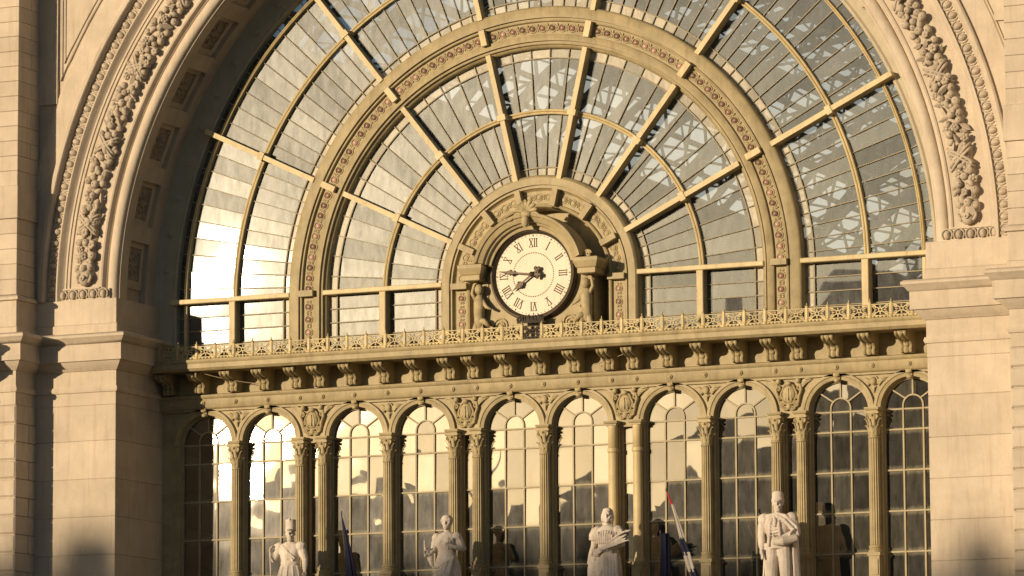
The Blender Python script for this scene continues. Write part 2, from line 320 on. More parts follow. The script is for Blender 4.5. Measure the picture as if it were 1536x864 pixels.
# fruit garlands
fr = MB(); fr.ball((0, 0, 0), (0.125, 0.12, 0.13), 9, 6); fr.ball((0.0, -0.10, 0.02), (0.03, 0.04, 0.03), 6, 4); fr_me = fr.mesh('fruit')
ap = MB(); ap.ball((0, 0, 0), (0.10, 0.12, 0.16), 9, 6); ap.ball((0.09, -0.02, 0.09), (0.07, 0.09, 0.07), 8, 5); ap.ball((-0.08, -0.03, 0.10), (0.07, 0.08, 0.08), 8, 5); ap_me = ap.mesh('fruit')
fl = MB()
for k in range(6): t = k*pi/3; fl.ball((0.085*cos(t), -0.05, 0.085*sin(t)), (0.068, 0.06, 0.068), 7, 4)
fl.ball((0, -0.09, 0), 0.05, 7, 4); fl_me = fl.mesh('flower')
le = MB(); le.grid([[(0.0, 0.04, -0.20), (0, 0.04, -0.20), (0, 0.04, -0.2)], [(-0.08, 0.03, -0.06), (0, -0.05, -0.06), (0.08, 0.03, -0.06)], [(-0.085, 0.0, 0.06), (0, -0.09, 0.06), (0.085, 0.0, 0.06)], [(0, -0.12, 0.20), (0, -0.12, 0.2), (0, -0.12, 0.20)]]); le_me = le.mesh('leaf')
for q in (fr_me, ap_me, fl_me, le_me): q.materials.append(CARVED); auto(q, 60)
for sg in (-1, 1):
    m = MB(); rows = []
    def gp(a): return (sg*14.52*cos(a), ZC+14.52*sin(a))
    for i in range(80):
        a = R(3.2+i*0.58); x, z = gp(a); nr = Vector((sg*cos(a), 0, sin(a)))
        w = 0.30+0.04*sin(i*1.7); rows.append([Vector((x, -0.235, z)) + nr*(w*cos(t)) + Vector((0, -0.17*sin(t), 0)) for t in [j*pi/6 for j in range(7)]])
    m.grid(rows); g = m.build('garland', CARVED, arv, True)
    n = 0
    step = R(0.75)
    a = R(3.4); row = 0
    while a < R(48):
        for j in (-1, 0, 1) if row % 2 else (-0.62, 0.62):
            rr = 14.52+j*0.25+random.uniform(-0.04, 0.04); aa = a+random.uniform(-0.3, 0.3)*step
            mesh = random.choice([fr_me, fr_me, ap_me, fl_me, le_me]); sc = random.uniform(0.80, 1.10)
            put(mesh.name.split('.')[0], mesh, g, (sg*rr*cos(aa), -0.40-0.09*(1-abs(j))+random.uniform(-0.05, 0.06), ZC+rr*sin(aa)), (random.uniform(-.5, .5), random.uniform(0, 6.28), random.uniform(-.5, .5)), (sc, sc*1.05, sc)); n += 1
        a += step; row += 1
    for ac in (9.6, 19.6, 30.0, 40.5):                      # crossed ribbons
        for d in (-1, 1):
            for off in (-0.06, 0.06):
                m = MB(); pth = []
                for k in range(9):
                    u = -1+2*k/8; aa = R(ac+d*u*1.15)+off/14.5; rr = 14.52+u*0.36
                    pth.append((sg*rr*cos(aa), -0.30-0.25*math.sqrt(max(0, 1-u*u*0.9)), ZC+rr*sin(aa)))
                m.tube(pth, 0.042, 6); m.build('ribbon', CARVED, g, True)
    m = MB(); x0 = sg*14.47                                   # carved boss that closes the garland
    m.ball((x0, -0.30, 20.92), (0.27, 0.22, 0.24), 12, 7); m.ball((x0, -0.34, 20.72), (0.21, 0.20, 0.22), 12, 7)
    m.tube([(x0+0.09*cos(t)*(1-t/16), -0.55, 20.74+0.09*sin(t)*(1-t/16)) for t in [i*0.6 for i in range(18)]], 0.028, 6)
    for d in (-1, 1): m.tube([(x0+d*(0.16+0.09*sin(t*1.3)), -0.42, 20.62+t*0.14) for t in [i*0.5 for i in range(8)]], 0.05, 6)
    m.build('end_boss', CARVED, g, True)
# coffered soffit of the arch
m = MB()
m.arch([(13.40, 0.05), (13.40, 0.42), (13.80, 0.42), (13.80, 0.05)], n=120, stilt=20.06); m.build('soffit_edge', STONE, portal, 'auto')
m = MB(); m.arch([(13.40, 1.62), (13.40, 2.14), (13.80, 2.14), (13.80, 1.62)], n=120, stilt=20.06); m.build('soffit_edge', STONE, portal, 'auto')
m = MB(); m.arch([(13.64, 0.42), (13.64, 1.62), (13.90, 1.62), (13.90, 0.42)], n=120, stilt=20.06); back = m.build('soffit_vault', STONE, portal, 'auto')
CS = 8.2
cof = MB()   # stepped frame and foliage relief, flat, local: x along arc, y depth, z inward
for x0, x1, y0, y1 in ((-0.78, -0.52, -0.59, 0.59), (0.52, 0.78, -0.59, 0.59), (-0.52, 0.52, -0.59, -0.38), (-0.52, 0.52, 0.38, 0.59)): cof.box(x0, x1, y0, y1, 0.0, 0.10)
cof_me = cof.mesh('coffer_frame'); cof_me.materials.append(STONE)
rel = MB(); rel.ball((0, 0, 0.02), (0.10, 0.09, 0.09), 8, 5)
for k in range(8):
    t = k*pi/4; rel.ball((0.17*cos(t), 0.14*sin(t), 0.02), (0.09, 0.055, 0.06), 7, 4, Matrix.Rotation(t, 3, 'Z'))
for sx in (-1, 1):
    for sy in (-1, 1): rel.ball((sx*0.28, sy*0.21, 0.01), (0.07, 0.06, 0.06), 7, 4)
rel.box(-0.345, 0.345, -0.215, 0.215, -0.02, 0.02)
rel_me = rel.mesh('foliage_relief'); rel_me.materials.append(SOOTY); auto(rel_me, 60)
COF0 = 174.6-20*8.2
for i in range(21):
    a = COF0+i*CS; t = R(a)
    if a < 178:
        f = put('coffer', cof_me, portal, (13.64*cos(t), 1.02, ZC+13.64*sin(t)), (0, -pi/2-t, 0))
        put('foliage_relief', rel_me, f, WL[f]); f.children[0].location = (0, 0, 0); f.children[0].scale = (1.5, 1.75, 1.1)
    m = MB(); m.arch([(13.402, 0.418), (13.402, 1.622), (13.80, 1.622), (13.80, 0.418)], max(a-CS/2-1.15, 0), min(a-CS/2+1.15, 180), 4)
    m.build('coffer_rib', STONE, portal)

# ------------------------------------------------------------------ iron and glass
def tilt(o_pts, base, y0, sx=0.12, sz=0.12):
    cx = sum(p[0] for p in o_pts)/len(o_pts); cz = sum(p[1] for p in o_pts)/len(o_pts)
    tz = math.tan(R(random.gauss(base, sz))); tx = math.tan(R(random.gauss(0, sx)))
    return [(x, y0+tz*(z-cz)+tx*(x-cx), z) for x, z in o_pts]
def pane(pts, y0, base, m_, parent, s=0.12):
    me = bpy.data.meshes.new('pane'); me.from_pydata(tilt(pts, base, y0, s, s), [], [tuple(range(len(pts)))]); me.materials.append(m_)
    n = me.polygons[0].normal
    me.update()
    if me.polygons[0].normal.y > 0: me.flip_normals()
    return put('pane', me, parent)
GY = 2.30
FT = -0.54
def fan(name, label, rings, npan, ribs, edges):
    t = thing(name, label, 'fan window', (0, GY, 18.3))
    SP = 180/7
    r0, r1 = rings[0], rings[-1]
    thin = [r for r in rings[1:-1] if r not in ribs]
    for s in range(7):
        m = MB(); a0 = s*SP
        for k in range(1, npan):
            a = R(a0+SP*k/npan); m.beam((r0*cos(a), GY-0.03, ZC+r0*sin(a)), (r1*cos(a), GY-0.03, ZC+r1*sin(a)), 0.027, 0.05)
        for r in thin: m.arch([(r-0.018, GY-0.062), (r+0.018, GY-0.062), (r+0.018, GY+0.02), (r-0.018, GY+0.02)], a0, a0+SP, 10)
        gb = m.build('glazing_bars', BAR, t)
        for k in range(npan):
            b0, b1 = R(a0+SP*k/npan), R(a0+SP*(k+1)/npan)
            for q0, q1 in zip(rings[:-1], rings[1:]):
                GM = GLASSB if q1-q0 < 0.33 and q0 < 12 else GLASSF
                pane([(q0*cos(b0), ZC+q0*sin(b0)), (q1*cos(b0), ZC+q1*sin(b0)), (q1*cos(b1), ZC+q1*sin(b1)), (q0*cos(b1), ZC+q0*sin(b1))], GY, FT, GM, gb)
    zr = [20.08, 19.66, 19.23, 18.80, 18.25]
    for sg in (-1, 1):
        m = MB()
        for z in zr[1:-1]: m.box(*sorted((sg*r0, sg*r1)), GY-0.058, GY+0.02, z-0.016, z+0.016)
        for r in thin: m.box(*sorted((sg*(r-0.022), sg*(r+0.022))), GY-0.073, GY+0.02, 18.25, 20.1)
        gb = m.build('glazing_bars', BAR, t)
        for z1, z0 in zip(zr[:-1], zr[1:]):
            for q0, q1 in zip(rings[:-1], rings[1:]):
                pane([(sg*q0, z0), (sg*q1, z0), (sg*q1, z1), (sg*q0, z1)], GY, FT, GLASSB if q1-q0 < 0.33 and q0 < 12 else GLASSF, gb)
        m = MB(); m.cbox(*sorted((sg*(r0-0.02), sg*(r1+0.06))), GY-0.36, GY+0.02, 20.08, 20.23, 0.02); m.build('transom', GOLD, t)
        for r in ribs[:1]:
            m = MB(); m.cbox(*sorted((sg*(r-0.11), sg*(r+0.11))), GY-0.34, GY+0.02, 18.22, 20.08, 0.02); m.build('mullion', GOLD, t)
        for r in ribs[1:]:
            m = MB(); m.box(*sorted((sg*(r-0.05), sg*(r+0.05))), GY-0.12, GY+0.02, 18.22, 20.08); m.build('mullion', GOLD, t)
    for r in ribs:                                    # double moulded concentric ribs
        w = 0.085 if r == ribs[0] else 0.055
        for s in range(7):
            m = MB(); pr = [(r-w, GY+0.02), (r-w, GY-0.10)] + [(r-w/2+w/2*cos(q), GY-0.11-0.05*sin(q)) for q in [pi-i*pi/4 for i in range(5)]] + [(r+w/2+w/2*cos(q), GY-0.11-0.05*sin(q)) for q in [pi-i*pi/4 for i in range(5)]] + [(r+w, GY-0.10), (r+w, GY+0.02)]
            m.arch(pr, s*SP+0.4, (s+1)*SP-0.4, 14); m.build('rib', GOLD, t, 'auto')
    for s in range(1, 7):
        a = R(s*SP); m = MB()
        m.beam((edges[0]*cos(a), GY-0.19, ZC+edges[0]*sin(a)), (edges[1]*cos(a), GY-0.19, ZC+edges[1]*sin(a)), 0.155, 0.40)
        sp_ = m.build('spoke', GOLD, t)
        for r in ribs[:1]:
            m = MB(); d = Vector((cos(a), 0, sin(a))); p = Vector((r*cos(a), GY-0.2, ZC+r*sin(a))); m.beam(p-d*0.09, p+d*0.09, 0.27, 0.44); m.build('joint_plate', GOLD, sp_)
    return t
inner = fan('inner_fan_window', 'half round fan of radiating panes directly around the clock niche', [3.26, 3.56, 5.27, 6.95, 7.26], 5, [5.27], (3.2, 7.3))
outer = fan('outer_fan_window', 'wide outer ring of radiating panes under the stone arch', [8.50, 8.82, 10.50, 12.26, 12.62], 10, [10.50, 12.26], (8.45, 12.7))
m = MB(); m.arch([(13.45, 2.145), (13.38, 2.145), (13.30, 2.20), (12.72, 2.22), (12.66, 2.17), (12.58, 2.17), (12.56, 2.36), (13.45, 2.36)], n=120, stilt=18.2); rf = m.build('outer_ring_frame', SOFFIT, outer, 'auto')
bs = MB(); bs.lathe([(0.0, -0.10), (0.05, -0.10), (0.07, -0.04), (0.10, -0.03), (0.11, 0.0)], 12, axis='y'); bs_me = bs.mesh('boss'); bs_me.materials.append(SOFFIT); auto(bs_me)
for i in range(1, 35): t = R(i*180/35); put('boss', bs_me, rf, (13.02*cos(t), 2.21, ZC+13.02*sin(t)))
# painted iron arch between the two fans
iron = thing('iron_arch_band', 'ochre arch band set with red rosettes between the two fans', 'arch', (0, 2.2, 18.2))
BP = [(8.53, 2.36), (8.53, 2.06), (8.50, 1.99), (8.44, 1.95), (8.16, 1.95), (8.155, 2.03), (8.11, 2.03), (8.105, 1.98), (8.06, 1.97), (8.04, 1.99), (8.03, 2.06), (7.66, 2.06), (7.65, 1.98), (7.62, 1.96), (7.44, 1.95), (7.435, 2.03), (7.39, 2.03), (7.385, 1.99), (7.34, 2.0), (7.33, 2.08), (7.28, 2.10), (7.235, 2.16), (7.235, 2.36)]
m = MB(); m.arch(BP, n=140, stilt=18.2); m.build('arch_ring', OCHRE, iron, 'auto')
def rosette(red):
    m = MB(); m.lathe([(0.088, 0.0), (0.085, -0.03), (0.05, -0.05), (0.015, -0.055)], 14, axis='y'); m.cur = 1
    m.tube([(0.125*cos(t), -0.012, 0.125*sin(t)) for t in [i*2*pi/16 for i in range(17)]], 0.02, 5)
    for sx in (-1, 1):
        m.ball((sx*0.17, -0.015, 0.05), (0.03, 0.025, 0.05), 6, 4); m.ball((sx*0.17, -0.015, -0.05), (0.03, 0.025, 0.05), 6, 4)
    me = m.mesh('rosette'); me.materials.append(red); me.materials.append(ORN); auto(me, 50); return me
ros = [rosette(r) for r in RED]
bud = MB(); bud.ball((0, -0.02, 0.09), (0.035, 0.03, 0.06), 6, 4); bud.beam((0, -0.01, -0.10), (0, -0.01, 0.12), 0.02, 0.03); bud.ball((-0.04, -0.01, 0.03), (0.03, 0.02, 0.03), 5, 3); bud.ball((0.04, -0.01, 0.03), (0.03, 0.02, 0.03), 5, 3)
bud_me = bud.mesh('bud'); bud_me.materials.append(ORN); auto(bud_me, 60)
PLAINR = rosette(ORN)
def ros_band(parent, rad, y, nper, sc, stilts):
    SP = 180/7
    for s in range(7):
        for k in range(nper):
            t = R(s*SP+SP*(k+0.8)/(nper+0.6)); me = random.choices(ros, (5, 4, 1 if 0.3 < t < 2 else 5))[0] if nper > 5 else PLAINR
            put('rosette', me, parent, (rad*cos(t), y, ZC+rad*sin(t)), (0, pi/2-t, 0), (sc,)*3)
            if k and nper > 5: t2 = R(s*SP+SP*(k+0.3)/(nper+0.6)); put('bud', bud_me, parent, (rad*cos(t2), y, ZC+rad*sin(t2)), (0, pi/2-t2, 0), (sc,)*3)
    for sg in (-1, 1):
        for z in stilts: put('rosette', ros[2 if random.random() < .6 else 1], parent, (sg*rad, y, z), (0, pi/2, 0), (sc,)*3)
ros_band(iron, 7.845, 2.058, 10, 1.0, (19.75, 19.35, 18.95, 18.55))
for s in range(0, 8):
    a = R(s*180/7); d = Vector((cos(a), 0, sin(a))); c = Vector((0, 1.93, ZC)); m = MB()
    if s in (0, 7): c.z += 0.10
    m.beam(c+d*7.60, c+d*8.10, 0.19, 0.26); m.build('tie_block', GOLD if 0 < s < 7 else OCHRE, iron)

# ------------------------------------------------------------------ clock niche
niche = thing('clock_niche', 'ochre arched niche with hood, rosettes and carved boys around the clock', 'clock surround', (0, 2.0, 18.2))
NP = [(3.30, 2.80), (3.30, 2.36), (3.30, 2.08), (3.26, 1.98), (3.20, 1.93), (2.98, 1.93), (2.975, 2.0), (2.93, 2.0), (2.925, 1.95), (2.88, 1.95), (2.86, 2.02), (2.80, 2.08), (2.42, 2.08), (2.40, 2.0), (2.36, 1.98), (2.31, 2.0), (2.29, 2.08), (2.27, 2.12), (2.27, 2.80)]
m = MB(); m.arch(NP, n=90, stilt=18.2); m.build('arch_ring', OCHRE, niche, 'auto')
m = MB(); m.prism([(2.28*cos(R(a)), ZC+2.28*sin(R(a))) for a in range(0, 181, 6)] + [(-2.28, 18.2), (2.28, 18.2)], 2.72, 2.80); m.build('back_panel', OCHRE, niche)
ros_band(niche, 2.61, 2.078, 3, 0.88, (19.7, 19.3, 18.9, 18.5))
for s in range(0, 8):
    a = R(s*180/7); d = Vector((cos(a), 0, sin(a))); c = Vector((0, 1.95, ZC)); m = MB(); m.beam(c+d*2.34, c+d*2.88, 0.18, 0.30); m.build('tie_block', OCHRE, niche)
CZ = 20.22
HP = [(1.36, 1.82), (1.36, 1.40), (1.46, 1.38), (1.48, 1.28), (1.54, 1.26), (1.56, 1.18), (1.70, 1.13), (1.72, 1.08), (1.80, 1.06), (1.83, 1.11), (1.83, 1.82)]
m = MB(); m.arch(HP, 14, 166, 48, cz=CZ); hood = m.build('hood', OCHRE, niche, 'auto')
m = MB(); m.prism([(1.60*cos(R(a)), CZ+1.60*sin(R(a))) for a in range(-12, 193, 6)] + [(-1.72, 18.2), (1.72, 18.2)], 1.74, 2.71); m.build('face_plate', OCHRE, niche)
for sg in (-1, 1):
    x0, x1 = sorted((sg*1.62, sg*2.20)); m = MB(); m.entab(x0, x1, 1.20, 1.95, [(-0.04, 20.10), (0.0, 20.12), (0.0, 20.26), (0.04, 20.30), (0.09, 20.42), (0.11, 20.48), (0.11, 20.58), (0.02, 20.61)]); m.build('impost_block', OCHRE, niche)
    m = MB(); m.box(*sorted((sg*1.55, sg*1.95)), 1.70, 2.70, 18.2, 20.11); m.build('jamb', OCHRE, niche)
    m = MB(); xc = sg*1.80                                    # scroll above the impost
    m.tube([(xc+sg*0.10+0.13*(1-t/13)*cos(t)*sg, 1.34, 20.72+0.11*(1-t/13)*sin(t)) for t in [i*0.55 for i in range(20)]], 0.035, 6); m.tube([(xc+sg*(0.2-0.1*i), 1.34, 20.64+0.03*i) for i in range(5)], 0.04, 6); m.build('scroll', ORN, niche, True)
    # carved boy carrying the impost: one body with wing and spiral tail relief
    b = MB(); x = sg*1.76; y = 1.55
    def L(*p): return [(x+sg*q[0], y+q[1], q[2]) for q in p]
    b.tube(L((0, 0, 18.55), (0.03, 0, 18.85), (0.02, -0.02, 19.15), (0, -0.02, 19.45), (0.02, 0, 19.62), (0.0, 0, 19.70)), 0.2, 10, [0.45, 0.75, 0.85, 0.95, 0.7, 0.35])
    b.ball(*[(x, y-0.05, 19.85)], (0.14, 0.15, 0.17), 10, 7)
    b.tube(L((0.12, -0.02, 19.52), (0.24, -0.05, 19.75), (0.18, -0.02, 20.02), (0.06, 0, 20.10)), 0.07, 7, [1, .8, .7, .6])
    b.tube(L((-0.10, -0.04, 19.5), (-0.26, -0.1, 19.30), (-0.42, -0.1, 19.22)), 0.07, 7, [1, .8, .6])
    b.tube(L((0.06, -0.02, 18.9), (0.16, -0.06, 18.6), (0.22, -0.04, 18.3)), 0.11, 8, [1, .8, .5])
    b.tube(L((-0.04, -0.02, 18.9), (-0.2, -0.12, 18.85), (-0.35, -0.1, 18.7)), 0.11, 8, [1, .85, .5])
    b.build('carved_boy', ORN, niche, True)
    m = MB(); c = (sg*1.14, 1.72, 18.72)
    m.tube([(c[0]+0.26*(1-t/16)*cos(t)*sg, c[1], c[2]+0.26*(1-t/16)*sin(t)) for t in [i*0.5 for i in range(30)]], 0.035, 6); m.ball((c[0], c[1], c[2]), 0.06, 8, 5)
    m.tube([(c[0]+sg*(0.26+0.35*u), c[1], c[2]+0.05+0.35*u*u+0.1*sin(u*5)) for u in [i/8 for i in range(9)]], 0.04, 6)
    m.tube([(c[0]-sg*(0.2+0.4*u), c[1], c[2]-0.2+0.08*sin(u*5)) for u in [i/8 for i in range(9)]], 0.04, 6); m.build('scroll_relief', ORN, niche, True)
m = MB()
for k in range(7):
    t = R(90+(k-3)*27); m.tube([(0, 1.16, 22.02), (0.12*cos(t), 1.12, 22.06+0.14*sin(t)), (0.24*cos(t), 1.10, 22.06+0.27*sin(t)), (0.27*cos(t)+0.03*cos(t), 1.05, 22.04+0.28*sin(t))], 0.055, 6, [.5, .9, 1, .6])
m.ball((0, 1.12, 22.0), (0.14, 0.1, 0.10), 9, 5); m.ball((0, 1.06, 21.82), (0.10, 0.12, 0.16), 9, 5)
for sg in (-1, 1): m.tube([(sg*(0.12+0.45*u), 1.14, 21.98-0.10*u*u+0.06*sin(u*7)) for u in [i/8 for i in range(9)]], 0.035, 6, [1.2-.1*i for i in range(9)])
m.v = [(x*1.3, y-0.05, 21.98+(z-21.98)*1.25) for x, y, z in m.v]
m.build('palmette', ORN, niche, True)
# ------------------------------------------------------------------ clock
clock = thing('station_clock', 'round cream clock with Roman numerals and dark bronze hands', 'clock', (0, 1.6, CZ))
CY = 1.60
m = MB(); m.lathe([(1.30, 0.06), (1.30, 0.0), (0.02, 0.0)], 64, (0, CY, CZ), 'y'); m.build('dial', DIAL, clock)
m = MB(); m.arch([(1.255, CY+0.1), (1.25, CY-0.03), (1.29, CY-0.10), (1.33, CY-0.13), (1.38, CY-0.12), (1.41, CY-0.05), (1.42, CY+0.12)], 0, 360, 72, cz=CZ); m.build('rim', BRONZE, clock, 'auto')
FY = CY-0.006
def onface(ang, r, dx=0.0):
    t = R(ang); return (r*sin(t)+dx*cos(t), FY, CZ+r*cos(t)-dx*sin(t))
def stroke(m, ang, p, q, w):
    m.beam(onface(ang, p[1], p[0]), onface(ang, q[1], q[0]), w, 0.008)
GL = {'I': (0.07, [((0, 0), (0, 1))], 1), 'V': (0.16, [((-0.06, 1), (0, 0)), ((0.06, 1), (0, 0))], 1), 'X': (0.16, [((-0.06, 1), (0.06, 0)), ((0.06, 1), (-0.06, 0))], 1)}
for h, s in enumerate(['XII', 'I', 'II', 'III', 'IIII', 'V', 'VI', 'VII', 'VIII', 'IX', 'X', 'XI']):
    m = MB(); a = h*30; tw = sum(GL[c][0] for c in s); x = -tw/2; r0, r1 = 0.85, 1.11
    for c in s:
        w, ss, _ = GL[c]; cx = x+w/2; x += w
        for k, (p, q) in enumerate(ss): stroke(m, a, (cx+p[0], r0+(r1-r0)*p[1]), (cx+q[0], r0+(r1-r0)*q[1]), 0.028 if k == 0 else 0.013)
        for rr in (r0, r1): stroke(m, a, (cx-w*0.42, rr), (cx+w*0.42, rr), 0.014)
    m.build('numeral', INK, clock)
m = MB()
for k in range(60):
    if k % 5 == 0: stroke(m, k*6, (0, 1.17), (0, 1.225), 0.03)
    else: stroke(m, k*6, (0, 1.19), (0, 1.22), 0.014)
m.build('minute_track', INK, clock)
m = MB()
for k in range(72): stroke(m, k*5, (0, 0.655), (0, 0.685), 0.026)
m.build('dot_ring', INK, clock)
def hand(name, ang, ln, y, w, loop):
    m = MB(); t = R(ang); d = Vector((sin(t), 0, cos(t))); p = Vector((cos(t), 0, -sin(t))); c = Vector((0, y, CZ))
    def pt(r, x): return c+d*r+p*x
    pts = [(-0.10, 0.028), (0.0, 0.03), (ln*loop-0.12, 0.022), (ln*loop-0.06, w), (ln*loop, w*0.5), (ln*loop+0.06, w*1.1), (ln*loop+0.14, 0.03), (ln*0.93, 0.018), (ln, 0.002)]
    poly = [pt(r, x) for r, x in pts] + [pt(r, -x) for r, x in reversed(pts)]
    n = len(poly); m.add([(q.x, q.y-0.015, q.z) for q in poly]+[(q.x, q.y+0.015, q.z) for q in poly], [(i, 2*len(pts)-1-i, 2*len(pts)-2-i, i+1) for i in range(len(pts)-1)] + [(n+i, n+i+1, n+2*len(pts)-2-i, n+2*len(pts)-1-i) for i in range(len(pts)-1)] + [(i, n+i, n+(i+1) % n, (i+1) % n) for i in range(n)])
    for x in (-0.075, 0.075): q = pt(-0.20, x); m.ball(q, (0.065, 0.02, 0.065), 8, 5)
    q = pt(-0.28, 0); m.ball(q, (0.07, 0.02, 0.07), 8, 5); m.beam(pt(0, 0), pt(-0.24, 0), 0.07, 0.03)
    for sx in (-1, 1): m.ball(pt(ln*loop, sx*w*0.9), (0.045, 0.02, 0.045), 7, 4)
    m.build(name, BRONZE, clock, 'auto')
hand('hour_hand', 233.9, 0.80, CY-0.10, 0.085, 0.62); hand('minute_hand', 277.0, 1.12, CY-0.145, 0.06, 0.62)
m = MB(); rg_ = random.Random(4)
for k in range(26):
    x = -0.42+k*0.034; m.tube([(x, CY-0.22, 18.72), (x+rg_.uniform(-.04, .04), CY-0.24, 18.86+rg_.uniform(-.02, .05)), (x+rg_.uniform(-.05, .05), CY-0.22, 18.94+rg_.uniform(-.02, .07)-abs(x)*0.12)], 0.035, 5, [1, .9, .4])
m.build('foot_fringe', NEARBLACK, clock)  # ragged near-black fringe below the dial
m = MB(); m.lathe([(0.0, -0.20), (0.05, -0.19), (0.08, -0.15), (0.08, 0.0)], 16, (0, CY, CZ), 'y'); m.build('hub', BRONZE, clock, True)

# ------------------------------------------------------------------ balcony with brackets and cresting
bal = thing('balcony_cornice', 'long projecting ochre cornice with scroll brackets above the arcade', 'cornice', (0, 1.8, 17.2))
XE = 13.22
m = MB(); pr = [(2.7, 17.90), (1.42, 17.90), (1.36, 17.86), (1.32, 17.88), (1.30, 17.92), (1.27, 17.94), (1.27, 18.08), (1.25, 18.10), (1.22, 18.16), (1.22, 18.20), (1.30, 18.23), (2.7, 18.23)]
m.grid([[(x, y, z) for y, z in pr] for x in (-XE, XE)], True, True); m.build('slab', OCHRE, bal, 'auto')
BX = [0, 1.12, 2.24, 3.04, 4.15, 5.27, 6.41, 7.50, 8.30, 9.43, 10.55, 11.70, 12.82]
BX = sorted(set([-x for x in BX] + BX))
br = MB()
# S scroll profile in (y, z), y out of the wall; local origin at the foot on the frieze
pf = [(0, 0), (-0.40, 0), (-0.47, 0.03), (-0.50, 0.09), (-0.47, 0.15), (-0.45, 0.21), (-0.48, 0.28), (-0.56, 0.34), (-0.70, 0.39), (-0.88, 0.42), (-1.02, 0.46), (-1.10, 0.52), (-1.10, 0.58), (-1.04, 0.62), (0, 0.62)]
def xprof(m, pf, x0, x1):
    n = len(pf); m.add([(x0, y, z) for y, z in pf]+[(x1, y, z) for y, z in pf], [tuple(range(n)), tuple(range(2*n-1, n-1, -1))]+[(i, n+i, n+(i+1) % n, (i+1) % n) for i in range(n)])
xprof(br, pf, -0.18, 0.18)
for x in (-0.14, 0.14): br.tube([(x, y-0.008, z) for y, z in pf[2:13]], 0.042, 6)
br.tube([(0, y+0.012, z) for y, z in pf[2:13]], 0.07, 6)
br.box(-0.22, 0.22, -1.14, 0, 0.62, 0.66)
for sg in (-1, 1):
    for cy, cz, r in ((-0.98, 0.54, 0.075), (-0.40, 0.09, 0.065)): br.tube([(sg*0.19, cy+r*(1-t/14)*cos(t), cz+r*(1-t/14)*sin(t)) for t in [i*0.7 for i in range(16)]], 0.018, 5)
br.ball((0, -0.50, 0.26), (0.09, 0.06, 0.10), 8, 5)
br_me = br.mesh('bracket'); br_me.materials.append(OCHRE); auto(br_me, 45)
for x in BX: put('bracket', br_me, bal, (x, 2.495, 17.243), None, (1, 0.86, 1))
crest = thing('balcony_cresting', 'pale gold openwork cresting of scroll panels along the cornice edge', 'railing', (0, 1.36, 18.22))
PW = 0.655; n0 = 40
def crest_panel(seed):
    m = MB(); random.seed(seed); w = PW/2-0.04
    m.box(-w-0.04, w+0.04, -0.02, 0.02, 0.385, 0.41); m.box(-w-0.04, w+0.04, -0.02, 0.02, 0.05, 0.075)
    m.box(-w, -w+0.02, -0.015, 0.015, 0.075, 0.385); m.box(w-0.02, w, -0.015, 0.015, 0.075, 0.385)
    cz = 0.23
    m.tube([(0.055*cos(t), 0, cz+0.055*sin(t)) for t in [i*pi/5 for i in range(11)]], 0.024, 5)
    for sx in (-1, 1):
        for sz in (-1, 1):
            m.tube([(sx*(0.04+0.20*u), 0, cz+sz*(0.04+0.10*u)) for u in (0, .5, 1)], 0.023, 5)
            c = (sx*0.185, cz+sz*0.085); m.tube([(c[0]+0.062*(1-t/10)*cos(t)*sx, 0, c[1]+0.062*(1-t/10)*sin(t)*sz) for t in [i*0.75 for i in range(10)]], 0.022, 5)
        m.ball((sx*0.15, -0.012, cz), (0.05, 0.02, 0.03), 6, 4)
    for sz in (-1, 1): m.ball((0, -0.012, cz+sz*0.105), (0.03, 0.02, 0.045), 6, 4)
    for k in range(5): x = -w+0.05+k*(2*w-0.1)/4; m.ball((x, 0, 0.03), (0.05, 0.03, 0.035), 6, 4)
    return m.mesh('panel')
cp = crest_panel(1); cp.materials.append(CREST); auto(cp, 50)
cpd = cp.copy(); cpd.materials.clear(); cpd.materials.append(NEARBLACK)  # near-black copy for the middle panel
ps = MB(); ps.box(-0.035, 0.035, -0.04, 0.04, 0.0, 0.44); ps.lathe([(0.055, 0.44), (0.06, 0.465), (0.03, 0.48), (0.018, 0.50), (0.012, 0.56), (0.002, 0.57)], 8); ps.lathe([(0.07, 0.0), (0.075, 0.05), (0.045, 0.09)], 8)
ps_me = ps.mesh('post'); ps_me.materials.append(CREST); auto(ps_me, 45)
random.seed(21)
for i in range(-20, 21):
    x = i*PW+0.04
    if x-PW/2 > -13.15: put('post', ps_me, crest, (x-PW/2, 1.36, 18.225))
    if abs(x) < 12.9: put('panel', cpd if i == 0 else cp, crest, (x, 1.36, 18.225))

# ------------------------------------------------------------------ arcade of ten windows
arc = thing('window_arcade', 'ochre arcade of ten tall round headed windows below the cornice', 'arcade', (0, 2.5, 8.6))
WX = [1.13, 4.14, 6.41, 9.43, 11.68]; WX = sorted([-x for x in WX]+WX)
HW, SPZ = 0.93, 15.66
m = MB(); AY0, AY1 = 2.48, 2.74
def arch_bay(cx):
    N = 20
    for i in range(N):
        a0, a1 = pi-pi*i/N, pi-pi*(i+1)/N
        p0, p1 = (cx+HW*cos(a0), SPZ+HW*sin(a0)), (cx+HW*cos(a1), SPZ+HW*sin(a1))
        for y in (AY0,): m.add([(p0[0], y, p0[1]), (p1[0], y, p1[1]), (p1[0], y, 16.70), (p0[0], y, 16.70)], [(0, 1, 2, 3)])
        m.add([(p0[0], AY0, p0[1]), (p0[0], AY1, p0[1]), (p1[0], AY1, p1[1]), (p1[0], AY0, p1[1])], [(0, 1, 2, 3)])
for cx in WX: arch_bay(cx)
ed = sorted([(cx-HW, cx+HW) for cx in WX])
gaps = [(-13.3, ed[0][0])] + [(a[1], b[0]) for a, b in zip(ed[:-1], ed[1:])] + [(ed[-1][1], 13.3)]
